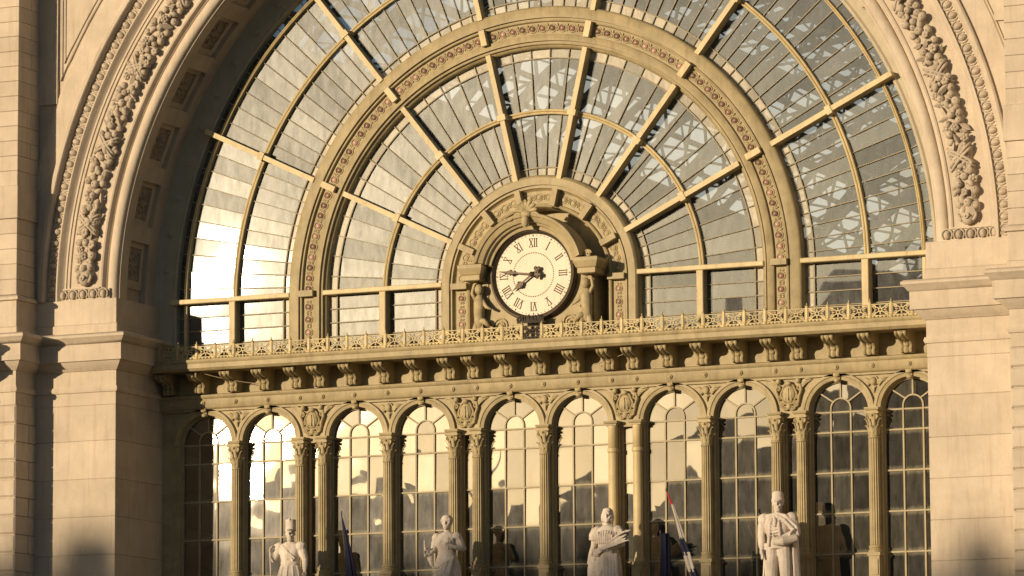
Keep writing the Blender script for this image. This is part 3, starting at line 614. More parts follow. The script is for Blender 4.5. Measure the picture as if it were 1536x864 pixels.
for g0, g1 in gaps:
    m.add([(g0, AY0, SPZ), (g1, AY0, SPZ), (g1, AY0, 16.70), (g0, AY0, 16.70)], [(0, 1, 2, 3)])
    if g1-g0 < 0.6 or abs(g0) > 13: m.box(g0, g1, AY0+0.002, AY1, 8.6, SPZ-0.001)
    else:
        m.box(g0, g0+0.33, AY0+0.002, AY1, 8.6, SPZ-0.001); m.box(g1-0.33, g1, AY0+0.002, AY1, 8.6, SPZ-0.001); m.box(g0+0.33, g1-0.33, AY0+0.002, AY1, SPZ-0.12, SPZ-0.001)
m.build('arcade_wall', OCHRE, arc, fix=False)
m = MB(); pr = [(2.62, 16.70), (2.38, 16.70), (2.38, 16.76), (2.33, 16.78), (2.30, 16.82), (2.30, 17.08), (2.27, 17.10), (2.24, 17.16), (2.24, 17.20), (2.34, 17.235), (2.50, 17.24), (2.50, 17.90), (2.80, 17.90), (2.80, 16.70)]
m.grid([[(x, y, z) for y, z in pr] for x in (-13.3, 13.3)], True, True); arcb = m.build('architrave', OCHRE, arc, 'auto')
sd_ = MB(); sd_.lathe([(0.075, 0.0), (0.08, -0.03), (0.06, -0.05), (0.04, -0.045), (0.035, -0.08), (0.01, -0.09)], 12, axis='y'); sd_me = sd_.mesh('stud'); sd_me.materials.append(ORN); auto(sd_me, 40)
for x in BX: put('stud', sd_me, arcb, (x, 2.30, 16.95))
key = MB(); xprof(key, [(0, 0), (-0.10, 0.0), (-0.14, 0.05), (-0.11, 0.10), (-0.15, 0.18), (-0.20, 0.20), (-0.20, 0.26), (0, 0.26)], -0.085, 0.085); key.ball((0, -0.14, 0.05), (0.09, 0.06, 0.06), 8, 5); key.ball((0, -0.18, 0.2), (0.10, 0.05, 0.06), 8, 5)
key_me = key.mesh('keystone'); key_me.materials.append(ORN); auto(key_me, 45)
ROWS = [15.66, 15.06, 13.86, 12.66, 11.46, 10.26, 8.7]
WY = 2.70; WT = 0.60
BVX = 0.31
for cx in WX:
    m = MB(); m.arch([(HW+0.005, AY0), (HW+0.005, AY0-0.05), (HW+0.10, AY0-0.07), (HW+0.12, AY0-0.10), (HW+0.20, AY0-0.10), (HW+0.22, AY0)], 0, 180, 28, cx, SPZ); av = m.build('arch_moulding', OCHRE, arc, 'auto')
    put('keystone', key_me, av, (cx, AY0, SPZ+HW-0.07))
    # glazing frame
    m = MB(); h = HW-0.0; cz = SPZ+0.10
    m.arch([(h-0.06, WY-0.07), (h+0.01, WY-0.07), (h+0.01, WY+0.05), (h-0.06, WY+0.05)], 0, 180, 28, cx, SPZ)
    for sx in (-1, 1):
        m.box(*sorted((cx+sx*(h-0.06), cx+sx*(h+0.01))), WY-0.07, WY+0.05, 8.6, SPZ)
        m.box(cx+sx*BVX-0.022, cx+sx*BVX+0.022, WY-0.052, WY+0.03, 8.6, cz)
    for z in ROWS[:-1]: m.box(cx-h+0.05, cx+h-0.05, WY-0.045, WY+0.03, z-0.022, z+0.022)
    m.arch([(BVX-0.022, WY-0.05), (BVX+0.022, WY-0.05), (BVX+0.022, WY+0.03), (BVX-0.022, WY+0.03)], 0, 180, 16, cx, cz)
    for a in (42, 90, 138):
        t = R(a); e = (h-0.04); m.beam((cx+BVX*cos(t), WY-0.01, cz+BVX*sin(t)), (cx+e*cos(t), WY-0.01, SPZ+e*sin(t)), 0.042, 0.07)
    fr_ = m.build('arched_window', FRAME, arc)
    E_ = HW-0.02
    xs = [cx-E_, cx-BVX, cx+BVX, cx+E_]
    for z1, z0 in zip(ROWS[:-1], ROWS[1:]):
        for q0, q1 in zip(xs[:-1], xs[1:]): pane([(q0, z0), (q1, z0), (q1, z1), (q0, z1)], WY, WT, GLASSW, fr_, 0.22)
    pane([(cx-BVX, SPZ), (cx+BVX, SPZ)] + [(cx+BVX*cos(R(a)), cz+BVX*sin(R(a))) for a in range(0, 181, 20)], WY, WT, GLASSW, fr_, 0.2)
    for a0, a1 in ((0, 42), (42, 90), (90, 138), (138, 180)):
        aa = [a0+(a1-a0)*i/6 for i in range(7)]
        o_ = [(cx+E_*cos(R(a)), SPZ+E_*sin(R(a))) for a in aa]; i_ = [(cx+BVX*cos(R(a)), cz+BVX*sin(R(a))) for a in reversed(aa)]
        if a0 == 0: i_.append((cx+BVX, SPZ))
        if a1 == 180: i_ = [(cx-BVX, SPZ)] + i_
        pane(o_+i_, WY, WT, GLASSW, fr_, 0.2)
for px in (-7.9, -2.64, 2.64, 7.9):                       # narrow lights between paired columns
    m = MB()
    for sx in (-1, 1): m.box(*sorted((px+sx*0.17, px+sx*0.24)), WY-0.08, WY+0.05, 8.6, SPZ-0.12)
    for z in ROWS[1:-1]: m.box(px-0.18, px+0.18, WY-0.045, WY+0.03, z-0.022, z+0.022)
    fr_ = m.build('narrow_window', FRAME, arc)
    zz = [SPZ-0.12]+ROWS[1:]
    for z1, z0 in zip(zz[:-1], zz[1:]): pane([(px-0.18, z0), (px+0.18, z0), (px+0.18, z1), (px-0.18, z1)], WY+0.01, WT, GLASSW, fr_, 0.2)
# columns
sh = MB(); NF = 16; rows = []
def flute(z, r, amp): return [((r-amp*(abs(cos(NF*pi*k/96))**0.6))*cos(2*pi*k/96), (r-amp*(abs(cos(NF*pi*k/96))**0.6))*sin(2*pi*k/96), z) for k in range(96)]
def rnd(z, r): return [(r*cos(2*pi*k/96), r*sin(2*pi*k/96), z) for k in range(96)]
sh.grid([rnd(0.0, 0.25), rnd(0.07, 0.255), rnd(0.09, 0.22), rnd(0.12, 0.215), rnd(0.15, 0.235), rnd(0.19, 0.235), rnd(0.22, 0.20), flute(0.24, 0.20, 0.028), flute(1.6, 0.198, 0.028), flute(3.34, 0.188, 0.028), rnd(3.37, 0.19), rnd(3.38, 0.205), rnd(3.42, 0.205), rnd(3.43, 0.18), rnd(3.46, 0.175)], True, True)
sh_me = sh.mesh('column'); sh_me.materials.append(OCHRE); auto(sh_me, 30)
pl = MB(); pl.grid([rnd(0.0, 0.21), rnd(0.10, 0.21), rnd(0.13, 0.18), rnd(3.3, 0.165), rnd(3.34, 0.2), rnd(3.44, 0.2), rnd(3.46, 0.17)], True, True); pl_me = pl.mesh('column'); pl_me.materials.append(GOLD); auto(pl_me, 40)
cpm = MB()
cpm.lathe([(0.175, 0.0), (0.175, 0.35), (0.20, 0.55), (0.25, 0.64)], 24)
def leafring(m, n, z0, hgt, r, off, w):
    for k in range(n):
        t = 2*pi*(k+off)/n; d = Vector((cos(t), sin(t), 0)); s = Vector((-sin(t), cos(t), 0)); rows = []
        for u, o, ww in ((0, 0, 0.7), (0.35, 0.012, 1), (0.65, 0.03, 0.95), (0.88, 0.075, 0.7), (1.0, 0.12, 0.4), (0.93, 0.135, 0.15)):
            c = d*(r+o)+Vector((0, 0, z0+hgt*u)); rows.append([c-s*w*ww-d*0.012, c-s*w*ww*0.4+d*0.012, c+s*w*ww*0.4+d*0.012, c+s*w*ww-d*0.012])
        m.grid(rows)
leafring(cpm, 8, 0.0, 0.30, 0.18, 0, 0.062); leafring(cpm, 8, 0.12, 0.38, 0.185, 0.5, 0.06)
for k in range(4):
    t = pi/4+k*pi/2; d = Vector((cos(t), sin(t), 0))
    cpm.tube([d*(0.26+0.055*(1-q/9)*cos(q+2.5))+Vector((0, 0, 0.56+0.065*(1-q/9)*sin(q+2.5))) for q in [i*0.65 for i in range(12)]], 0.026, 5)
    cpm.tube([d*(0.19+0.05*u)+Vector((0, 0, 0.40+0.18*u)) for u in (0, .5, 1)], 0.025, 5)
    t2 = k*pi/2; cpm.ball((0.235*cos(t2), 0.235*sin(t2), 0.60), 0.045, 7, 4)
cpm.box(-0.25, 0.25, -0.25, 0.25, 0.635, 0.70)
cp_me = cpm.mesh('capital'); cp_me.materials.append(ORN); auto(cp_me, 50)
pc_ = MB(); pc_.box(-0.19, 0.19, -0.2, 0.2, 0.10, 0.76); pc_.box(-0.22, 0.22, -0.23, 0.2, 0, 0.10); pc_.box(-0.23, 0.23, -0.24, 0.2, 0.76, 0.86); pc_.box(-0.14, 0.14, -0.235, -0.22, 0.2, 0.66)
pc_me = pc_.mesh('pedestal'); pc_me.materials.append(OCHRE)
im = MB(); im.entab(-0.20, 0.20, -0.20, 0.5, [(0.0, 0.0), (0.0, 0.05), (0.04, 0.07), (0.06, 0.12), (0.06, 0.15)]); im_me = im.mesh('impost'); im_me.materials.append(OCHRE)
for x in (-10.55, -8.30, -7.50, -5.27, -3.04, -2.24, 0, 2.24, 3.04, 5.27, 7.50, 8.30, 10.55):
    plain = 1.9 < x < 3.2
    c = put('column', pl_me if plain else sh_me, arc, (x, 2.38, 11.44), None, (0.86, 0.86, 1.0))
    if not plain: cq = put('capital', cp_me, c, (x, 2.38, 14.88))
    else: m = MB(); m.lathe([(0.17, 14.88), (0.17, 15.50), (0.2, 15.58)], 20, (x, 2.38, 0)); m.build('neck', GOLD, c, True)
    put('impost', im_me, c, (x, 2.38, 15.56)); put('pedestal', pc_me, c, (x, 2.38, 10.58)); m = MB(); m.box(x-0.22, x+0.22, 2.2, 2.6, 8.6, 10.58); m.build('plinth', OCHRE, c)
# carved ornaments between arches
def wing(m, c, sg, ln, y):
    for k in range(5):
        a = 0.42-0.16*k; l_ = ln*(1-0.13*k)
        m.tube([(c[0]+sg*0.05, y, c[1]-0.02*k), (c[0]+sg*l_*0.5, y-0.03, c[1]+l_*0.5*sin(a)*0.9-0.03*k), (c[0]+sg*l_, y+0.01, c[1]+l_*sin(a)*0.55)], 0.035, 5, [1, 1.1, .3])
ca = MB()
ca.ball((0, -0.06, -0.42), (0.21, 0.12, 0.27), 18, 10)
ca.tube([((0.235+0.015*cos(6*t))*cos(t), -0.07, -0.42+(0.295+0.015*cos(6*t))*sin(t)) for t in [i*2*pi/28 for i in range(29)]], 0.035, 6)
for x in (-0.10, 0.0, 0.10): ca.tube([(x*1.0, -0.175+abs(x)*0.3, -0.60), (x*0.8+0.02, -0.185+abs(x)*0.3, -0.42), (x*0.5, -0.175+abs(x)*.3, -0.26)], 0.024, 5)
ca.ball((0, -0.10, -0.10), (0.11, 0.10, 0.075), 10, 5)
for sg in (-1, 1):
    ca.ball((sg*0.31, -0.10, -0.03), (0.085, 0.10, 0.085), 9, 6); wing(ca, (sg*0.33, -0.06), sg, 0.46, -0.04)
    for cx, cz, r, ph in ((0.33, -0.24, 0.085, 0), (0.30, -0.50, 0.075, 2), (0.24, -0.72, 0.095, 1), (0.10, -0.82, 0.07, 3)):
        ca.tube([(sg*(cx+r*(1-t/11)*cos(t+ph)), -0.07, cz+r*(1-t/11)*sin(t+ph)) for t in [i*0.7 for i in range(13)]], 0.032, 6)
    ca.tube([(sg*0.36, -0.06, -0.12), (sg*0.40, -0.08, -0.30), (sg*0.33, -0.08, -0.48), (sg*0.30, -0.06, -0.66), (sg*0.14, -0.05, -0.88)], 0.045, 6)
ca.ball((0, -0.07, -0.78), (0.09, 0.08, 0.10), 9, 5)
ca_me = ca.mesh('cartouche'); ca_me.materials.append(ORN); auto(ca_me, 60)
ch = MB(); ch.ball((0, -0.06, -0.16), (0.10, 0.10, 0.12), 10, 6); ch.tube([(0.12*cos(t), -0.04, -0.14+0.13*sin(t)) for t in [i*pi/6 for i in range(13)]], 0.025, 5)
for sg in (-1, 1): wing(ch, (sg*0.08, -0.14), sg, 0.36, -0.03)
ch.tube([(0, -0.03, -0.30), (0.0, -0.05, -0.38), (0, -0.02, -0.50)], 0.05, 6, [1, .8, .3]); ch.ball((0.05, -0.03, -0.33), (0.04, .03, .03), 6, 4); ch.ball((-0.05, -0.03, -0.33), (0.04, .03, .03), 6, 4)
ch_me = ch.mesh('winged_mask'); ch_me.materials.append(ORN); auto(ch_me, 60)
for x in (-7.9, -2.64, 2.64, 7.9): put('cartouche', ca_me, arc, (x, 2.48, 16.66))
for x in (-10.55, -5.27, 0, 5.27, 10.55): put('winged_mask', ch_me, arc, (x, 2.48, 16.66))

# ------------------------------------------------------------------ porch under the statues (below the frame)
porch = thing('entrance_porch', 'low stone porch terrace carrying the statues before the arcade', 'porch', (0, -1, 0))
m = MB(); m.entab(-13.2, 13.2, -2.2, 2.6, [(0, 7.4), (0.0, 7.8), (0.2, 8.0), (0.35, 8.2), (0.35, 8.35), (0, 8.45)]); m.build('terrace', STONE, porch)
for x in (-12, -9.2, -6.6, -4.0, -1.35, 1.35, 4.0, 6.6, 9.2, 12):
    m = MB(); m.entab(x-0.45, x+0.45, -1.9, -1.0, [(0.12, 0), (0.12, 0.5), (0, 0.6), (0, 6.7), (0.1, 6.9), (0.15, 7.1), (0.15, 7.4)]); m.build('pillar', STONE, porch)
m = MB(); m.box(-13.2, 13.2, 2.65, 3.0, 0, 8.6); m.build('back_wall', STONE, porch)

# ------------------------------------------------------------------ statues
def statue_mesh(name, shapes, voxel=0.017, smooth_it=1):
    me = shapes.mesh(name+'_src'); o = bpy.data.objects.new('src', me); col.objects.link(o)
    r = o.modifiers.new('r', 'REMESH'); r.mode = 'VOXEL'; r.voxel_size = voxel; r.use_smooth_shade = True
    s = o.modifiers.new('s', 'SMOOTH'); s.iterations = smooth_it; s.factor = 0.5
    dg = bpy.context.evaluated_depsgraph_get(); out = bpy.data.meshes.new_from_object(o.evaluated_get(dg)); out.name = name
    bpy.data.objects.remove(o); out.materials.clear(); out.materials.append(STATUE)
    out.polygons.foreach_set('use_smooth', [True]*len(out.polygons)); return out
def loft(m, secs, n=24, fold=0.0, nf=9):      # secs: (z, cx, cy, rx, ry)
    rows = []
    for i, (z, cx, cy, rx, ry) in enumerate(secs):
        u = i/(len(secs)-1)
        rows.append([(cx+rx*(1+fold*(1-u)*sin(nf*2*pi*k/n+1.3*i*0.2))*cos(2*pi*k/n), cy+ry*(1+fold*(1-u)*sin(nf*2*pi*k/n+1.3*i*0.2))*sin(2*pi*k/n), z) for k in range(n)])
    m.grid(rows, True, True)
def head(m, z, hair, x=0.0, y=0.0, turn=0.0, beard=False):  # z: chin level, head 0.40 tall; face looks along -Y turned
    R_ = Matrix.Rotation(turn, 3, 'Z'); C = Vector((x, y, z+0.21))
    def P_(a): return C + R_ @ Vector(a)
    m.ball(P_((0, 0.02, 0.04)), (0.145, 0.175, 0.175), 16, 12); m.ball(P_((0, -0.05, -0.09)), (0.108, 0.115, 0.125), 14, 9)
    m.tube([P_((0, -0.165, 0.06)), P_((0, -0.195, -0.01)), P_((0, -0.165, -0.035))], 0.026, 6, [.7, 1, 1])       # nose
    for s in (-1, 1):
        m.ball(P_((s*0.145, 0.02, -0.01)), (0.02, 0.035, 0.045), 7, 5); m.ball(P_((s*0.055, -0.15, 0.075)), (0.05, 0.03, 0.016), 7, 4)   # ears, brows
        m.ball(P_((s*0.055, -0.135, 0.03)), (0.024, 0.02, 0.014), 7, 4); m.ball(P_((s*0.075, -0.115, -0.04)), (0.045, 0.04, 0.04), 7, 5)
    m.ball(P_((0, -0.148, -0.085)), (0.045, 0.02, 0.012), 7, 4); m.ball(P_((0, -0.145, -0.112)), (0.036, 0.02, 0.012), 7, 4); m.ball(P_((0, -0.13, -0.17)), (0.045, 0.04, 0.04), 7, 5)
    m.tube([P_((0, 0.03, -0.10)), (x, y+0.03, z-0.06), (x, y+0.02, z-0.22)], 0.105, 12, [1, .95, 1.25])
    if beard: m.ball(P_((0, -0.12, -0.17)), (0.09, 0.07, 0.10), 10, 7); m.ball(P_((0, -0.16, -0.075)), (0.075, 0.03, 0.022), 8, 4)
    for h in hair: m.ball(P_(h[0]), h[1], 12, 8)
def handm(m, wrist, dirv, palm, size=1.0, curl=0.6):
    w, d = Vector(wrist), Vector(dirv).normalized(); n_ = Vector(palm).normalized(); s = d.cross(n_).normalized()
    m.tube([w, w+d*0.06*size, w+d*0.14*size], 0.055*size, 8, [.8, 1.05, 1.0])
    for k, (o, l_) in enumerate(((-0.048, 0.10), (-0.016, 0.12), (0.016, 0.115), (0.046, 0.09))):
        b = w+d*0.13*size+s*o*size; m.tube([b, b+(d*0.6+n_*curl*0.5)*l_*0.55*size, b+(d*0.7+n_*curl*1.4)*l_*size], 0.019*size, 6, [1, .95, .7])
    b = w+d*0.05*size-s*0.045*size; m.tube([b, b-s*0.05*size+d*0.04*size+n_*0.02, b-s*0.05*size+d*0.10*size+n_*0.05], 0.022*size, 6, [1, .95, .7])
def arm(m, sh_, el, wr, r0=0.115, r1=0.085, r2=0.06):
    m.ball(sh_, (r0*1.25,)*3, 10, 7); m.tube([sh_, (Vector(sh_)+Vector(el))/2, el], r0, 10, [1, 1, r1/r0]); m.ball(el, r1*1.02, 9, 6); m.tube([el, (Vector(el)+Vector(wr))/2, wr], r1, 10, [1, .95, r2/r1])
def leg(m, hip, kn, an, toe):
    m.tube([hip, (Vector(hip)*.6+Vector(kn)*.4), kn], 0.19, 12, [1, .95, .66]); m.tube([kn, Vector(kn)*.65+Vector(an)*.35, an], 0.125, 10, [1, 1.05, .6]); m.tube([an, Vector(an)+Vector((0, -.1, -.06)), toe], 0.085, 8, [1, 1.05, .8])
def pedestal(t, x, y):
    m = MB(); m.entab(x-0.5, x+0.5, y-0.5, y+0.5, [(0.12, 8.42), (0.12, 8.6), (0.02, 8.68), (0, 8.72), (0, 9.85), (0.08, 9.92), (0.12, 10.0), (0.12, 10.10), (0, 10.14)]); m.build('pedestal', STONE, t)
SY = 0.9; SZ = 10.13
def place(name, label, me, x, dz=0.0, grp='statues on the terrace'):
    t = thing(name, label, 'statue', (x, SY, 8.42), grp); b = put('body', me, t, (x, SY, SZ)); pedestal(t, x, SY); return t
# local statue space: feet at z=0, face -Y. height about 2.9
# 1: man in a shako, arm akimbo
m = MB()
leg(m, (-0.14, 0, 1.40), (-0.16, -0.02, 0.75), (-0.17, 0.02, 0.12), (-0.2, -0.28, 0.04)); leg(m, (0.14, 0, 1.40), (0.18, -0.06, 0.75), (0.22, 0.02, 0.12), (0.28, -0.26, 0.04))
loft(m, [(1.12, 0, 0, 0.40, 0.30), (1.30, 0, 0, 0.37, 0.27), (1.48, 0, 0, 0.31, 0.24), (1.56, 0, 0, 0.285, 0.215), (1.68, 0, 0, 0.29, 0.22), (1.88, 0, -0.02, 0.34, 0.24), (2.05, 0, -0.01, 0.37, 0.23), (2.17, 0, 0, 0.33, 0.19), (2.25, 0, 0.01, 0.17, 0.13)], fold=0.05, nf=7)
m.lathe([(0.30, 1.54), (0.31, 1.56), (0.31, 1.62), (0.30, 1.64)], 24, squash=0.78)
for a, b in (((-0.22, -0.19, 2.10), (0.22, -0.22, 1.65)), ((-0.18, -0.20, 2.14), (0.26, -0.2, 1.72))): m.tube([a, ((a[0]+b[0])/2, -0.27, (a[2]+b[2])/2), b], 0.03, 6)
for k in range(5): m.ball((0.0, -0.235, 1.70+k*0.085), 0.022, 6, 4)
for k in range(9): t = -2.6+k*0.55; m.tube([(0.30*cos(t), 0.23*sin(t), 1.5), (0.37*cos(t), 0.28*sin(t), 1.3), (0.41*cos(t), 0.31*sin(t), 1.12)], 0.03, 6)
arm(m, (-0.37, 0, 2.10), (-0.56, 0.0, 1.72), (-0.60, -0.14, 1.92), 0.13, 0.10, 0.07); handm(m, (-0.60, -0.14, 1.92), (0.0, -0.1, 1), (1, 0, 0), 1.1)
m.tube([(-0.60, -0.2, 2.06), (-0.58, -0.2, 1.4), (-0.50, -0.2, 0.1)], 0.028, 7)
arm(m, (0.37, 0, 2.10), (0.50, 0.02, 1.70), (0.54, -0.06, 1.34), 0.14, 0.105, 0.07); handm(m, (0.54, -0.06, 1.34), (0.02, -0.05, -1), (-1, 0, 0), 1.15)
for s in (-1, 1): m.ball((s*0.40, 0, 2.17), (0.15, 0.15, 0.07), 10, 6)
head(m, 2.30, [], turn=0.25, beard=True)
m.lathe([(0.165, 2.60), (0.18, 2.62), (0.17, 2.66), (0.168, 2.92), (0.175, 2.93), (0.175, 2.96)], 18, (0, 0.02, 0)); m.ball((0.045, -0.17, 2.63), (0.11, 0.09, 0.02), 9, 4); m.ball((0.05, -0.15, 2.97), (0.03, 0.03, 0.06), 7, 5)
s1 = statue_mesh('body', m); place('man_statue', 'pale stone statue of a man in a tall cylindrical cap holding a staff', s1, -7.90)
# 2: robed woman with hair tied up, arms bent
m = MB()
loft(m, [(0.0, 0.02, 0, 0.46, 0.38), (0.4, 0.02, 0, 0.44, 0.36), (0.9, 0.02, 0, 0.42, 0.33), (1.25, 0.02, 0, 0.38, 0.29), (1.48, 0, 0, 0.32, 0.25), (1.62, 0, 0, 0.265, 0.20), (1.70, 0, 0, 0.265, 0.20), (1.88, 0, -0.03, 0.32, 0.235), (2.04, 0, -0.01, 0.34, 0.21), (2.16, 0, 0.01, 0.30, 0.17), (2.24, 0, 0.01, 0.15, 0.12)], 40, 0.055, 9)
m.lathe([(0.275, 1.60), (0.285, 1.63), (0.275, 1.66)], 22, squash=0.78)
for s in (-1, 1): m.ball((s*0.125, -0.17, 1.93), (0.125, 0.10, 0.11), 10, 7)
for k in range(6): m.tube([(0.30, -0.12, 1.52-k*0.03), (0.12-k*0.02, -0.30-0.01*k, 1.34-k*0.09), (-0.20, -0.28-0.012*k, 1.18-k*0.12), (-0.42, -0.08, 1.22-k*0.13)], 0.035, 6)
for k in range(4): m.tube([(0.30-k*0.03, -0.20, 1.5), (0.20-0.1*k, -0.33, 0.9), (0.0-0.1*k, -0.37, 0.2)], 0.04, 6)
arm(m, (-0.32, 0, 2.08), (-0.46, 0.02, 1.72), (-0.55, -0.16, 1.58), 0.125, 0.09, 0.06); handm(m, (-0.55, -0.16, 1.58), (-0.2, -0.2, 1), (0.6, -.4, 0), 1.1); m.tube([(-0.60, -0.22, 1.52), (-0.62, -0.24, 2.02)], 0.03, 7, [1.2, .8]); 
m.tube([(-0.48, 0, 1.75), (-0.52, -0.05, 1.5), (-0.46, -0.05, 1.25)], 0.10, 9, [.6, 1, .5])
arm(m, (0.32, 0, 2.08), (0.52, 0.0, 1.74), (0.34, -0.24, 1.78), 0.125, 0.095, 0.06); handm(m, (0.34, -0.24, 1.78), (-0.8, -0.2, 0.35), (0, -1, 0.2), 1.1); m.tube([(0.18, -0.33, 1.68), (0.2, -0.33, 2.05)], 0.026, 7, [1, .6]); m.ball((0.2, -.33, 2.03), (0.04, 0.04, 0.06), 7, 5)
for k in range(5): m.tube([(0.40+k*0.015, -0.06+k*0.02, 2.08), (0.50, -0.10+k*0.04, 1.9), (0.56, -0.10+k*0.05, 1.72)], 0.03, 5)
head(m, 2.30, [((0, 0.06, 0.10), (0.165, 0.18, 0.155)), ((0, 0.20, 0.05), (0.09, 0.09, 0.09)), ((-0.12, -0.03, 0.06), (0.05, 0.12, 0.10)), ((0.12, -0.03, 0.06), (0.05, 0.12, 0.10)), ((0, -0.08, 0.17), (0.13, 0.09, 0.06))], turn=0.12)
s2 = statue_mesh('body', m); place('woman_statue', 'pale stone statue of a draped woman with raised bent forearms', s2, -2.60)
# 3: woman with a sheaf of wheat
m = MB()
loft(m, [(0.0, 0.03, 0, 0.42, 0.36), (0.4, 0.03, 0, 0.40, 0.34), (0.9, 0.03, 0, 0.39, 0.31), (1.25, 0.02, 0, 0.37, 0.28), (1.48, 0, 0, 0.33, 0.25), (1.64, 0, 0, 0.275, 0.205), (1.86, 0, -0.03, 0.32, 0.24), (2.04, 0, -0.01, 0.34, 0.21), (2.16, 0, 0.01, 0.30, 0.17), (2.24, 0, 0.01, 0.15, 0.12)], 40, 0.04, 8)
for s in (-1, 1): m.ball((s*0.13, -0.165, 1.90), (0.13, 0.11, 0.115), 10, 7)
m.lathe([(0.285, 1.62), (0.295, 1.65), (0.285, 1.68)], 22, squash=0.78)
for k in range(8): x = -0.28+k*0.08; m.tube([(x, -0.22, 2.10-abs(x)*0.2), (x*0.9, -0.27, 1.95), (x*0.8, -0.24, 1.70)], 0.022, 5)
for k in range(6): m.tube([(0.22, -0.24, 1.52-k*0.02), (0.0, -0.32, 1.38-k*0.07), (-0.26, -0.27, 1.16-k*0.12), (-0.50, -0.1, 1.28-k*0.16)], 0.045, 6)
loft(m, [(0.62, -0.40, -0.12, 0.07, 0.10), (0.80, -0.42, -0.12, 0.17, 0.16), (1.05, -0.40, -0.10, 0.18, 0.18), (1.35, -0.34, -0.08, 0.13, 0.15)], 14, 0.08, 5)
for k in range(5): m.tube([(0.02+k*0.09, -0.28, 1.4), (0.03+k*0.1, -0.33, 0.8), (0.03+k*0.11, -0.37, 0.05)], 0.04, 6)
arm(m, (-0.33, 0, 2.08), (-0.45, 0.03, 1.66), (-0.54, -0.08, 1.28), 0.12, 0.085, 0.058); handm(m, (-0.54, -0.08, 1.28), (0.0, -0.1, -1), (1, 0, 0), 1.15)
m.tube([(-0.34, 0, 2.14), (-0.42, 0, 1.95), (-0.44, 0.01, 1.82)], 0.16, 10, [.9, 1, .9])
arm(m, (0.33, 0, 2.08), (0.46, -0.02, 1.68), (0.10, -0.36, 1.52), 0.125, 0.09, 0.06); handm(m, (0.10, -0.36, 1.52), (-1, -0.1, -0.1), (0, -0.3, 1), 1.1)
for k in range(4): m.tube([(0.36+k*0.03, -0.10, 2.12), (0.46+0.03*k, -0.12, 1.9), (0.50, -0.12, 1.72)], 0.035, 5)
rng = random.Random(3)
for k in range(26):
    oy, oz = rng.uniform(-0.07, 0.05), rng.uniform(-0.07, 0.07)
    m.tube([(-0.28+rng.uniform(-.05, .05), -0.36+oy*.6, 1.42+oz*1.2), (0.12, -0.40+oy, 1.60+oz*0.8), (0.50, -0.42+oy*2, 1.78+oz*2.0), (0.80+rng.uniform(-.08, .06), -0.40+oy*3, 1.90+oz*2.4)], 0.027, 5, [.8, .9, 1.4, .8])
head(m, 2.30, [((0, 0.06, 0.10), (0.165, 0.18, 0.155)), ((-0.13, 0.02, -0.04), (0.05, 0.12, 0.16)), ((0.13, 0.02, -0.04), (0.05, 0.12, 0.16)), ((0, 0.14, -0.08), (0.15, 0.10, 0.2)), ((0, -0.08, 0.17), (0.13, 0.09, 0.06)), ((-0.11, 0.05, -.2), (0.05, .07, .12)), ((0.11, 0.05, -.2), (0.05, .07, .12))], turn=0.2)
s3 = statue_mesh('body', m); place('woman_statue', 'pale stone statue of a woman holding a sheaf of wheat', s3, 2.66)
# 4: man in cap and cloak, bundle under his arm
m = MB()
leg(m, (-0.15, 0, 1.38), (-0.20, -0.03, 0.75), (-0.24, 0.02, 0.12), (-0.32, -0.28, 0.04)); leg(m, (0.15, 0, 1.38), (0.20, 0.0, 0.75), (0.20, 0.04, 0.12), (0.24, -0.26, 0.04))
for s in (-1, 1): m.tube([(s*0.17, 0, 1.45), (s*0.21, -0.01, 0.9), (s*0.235, 0.01, 0.2)], 0.20, 12, [1.05, .95, .75])
loft(m, [(1.30, 0, 0, 0.33, 0.25), (1.48, 0, 0, 0.32, 0.25), (1.62, 0, 0, 0.31, 0.235), (1.85, 0, -0.02, 0.36, 0.25), (2.06, 0, -0.01, 0.39, 0.23), (2.18, 0, 0, 0.34, 0.19), (2.26, 0, 0.01, 0.17, 0.13)], 28, 0.02, 6)
for s in (-1, 1): m.tube([(s*0.06, -0.15, 2.24), (s*0.13, -0.27, 1.98), (s*0.15, -0.28, 1.70), (s*0.19, -0.26, 1.36)], 0.04, 7)
for k in range(5): m.tube([(-0.10, -0.275, 1.92-k*0.09), (0, -0.29, 1.90-k*0.09), (0.10, -0.275, 1.92-k*0.09)], 0.02, 5)
m.tube([(-0.03, -0.26, 2.2), (0.04, -0.31, 2.02), (0.02, -0.31, 1.88)], 0.05, 7, [.6, 1, .4])
arm(m, (-0.40, 0, 2.10), (-0.50, 0.03, 1.70), (-0.44, -0.12, 1.34), 0.15, 0.115, 0.085); handm(m, (-0.44, -0.12, 1.34), (0.1, -0.1, -1), (1, 0, 0), 1.2); m.tube([(-0.40, -0.24, 1.30), (-0.36, -0.26, 1.02)], 0.05, 7)
arm(m, (0.40, 0, 2.10), (0.56, -0.05, 1.72), (0.26, -0.36, 1.56), 0.155, 0.12, 0.085); handm(m, (0.26, -0.36, 1.56), (-1, -0.1, 0), (0, -0.3, 1), 1.2)
m.tube([(0.0, -0.36, 1.48), (0.30, -0.40, 1.48), (0.62, -0.18, 1.56)], 0.13, 10, [.75, 1, .8])
rows = []
for i in range(10):                                            # cloak over the left shoulder and down the back
    u = i/9; row = []
    for k in range(11):
        a = -0.55+k*0.36; w = 0.47+0.13*u+0.02*sin(7*a+3*u); row.append((0.04+w*cos(a)*1.0, 0.06+(0.30+0.1*u)*sin(a), 2.22-2.0*u-0.05*cos(a)*0))
    rows.append(row)
rows2 = [[(x*0.9+0.004, y*0.86+0.005, z) for x, y, z in r] for r in rows]
for a_, b_ in ((rows, rows2),):
    n1 = len(rows[0]); loopr = [r+list(reversed(q)) for r, q in zip(rows, rows2)]; m.grid(loopr, True, True)
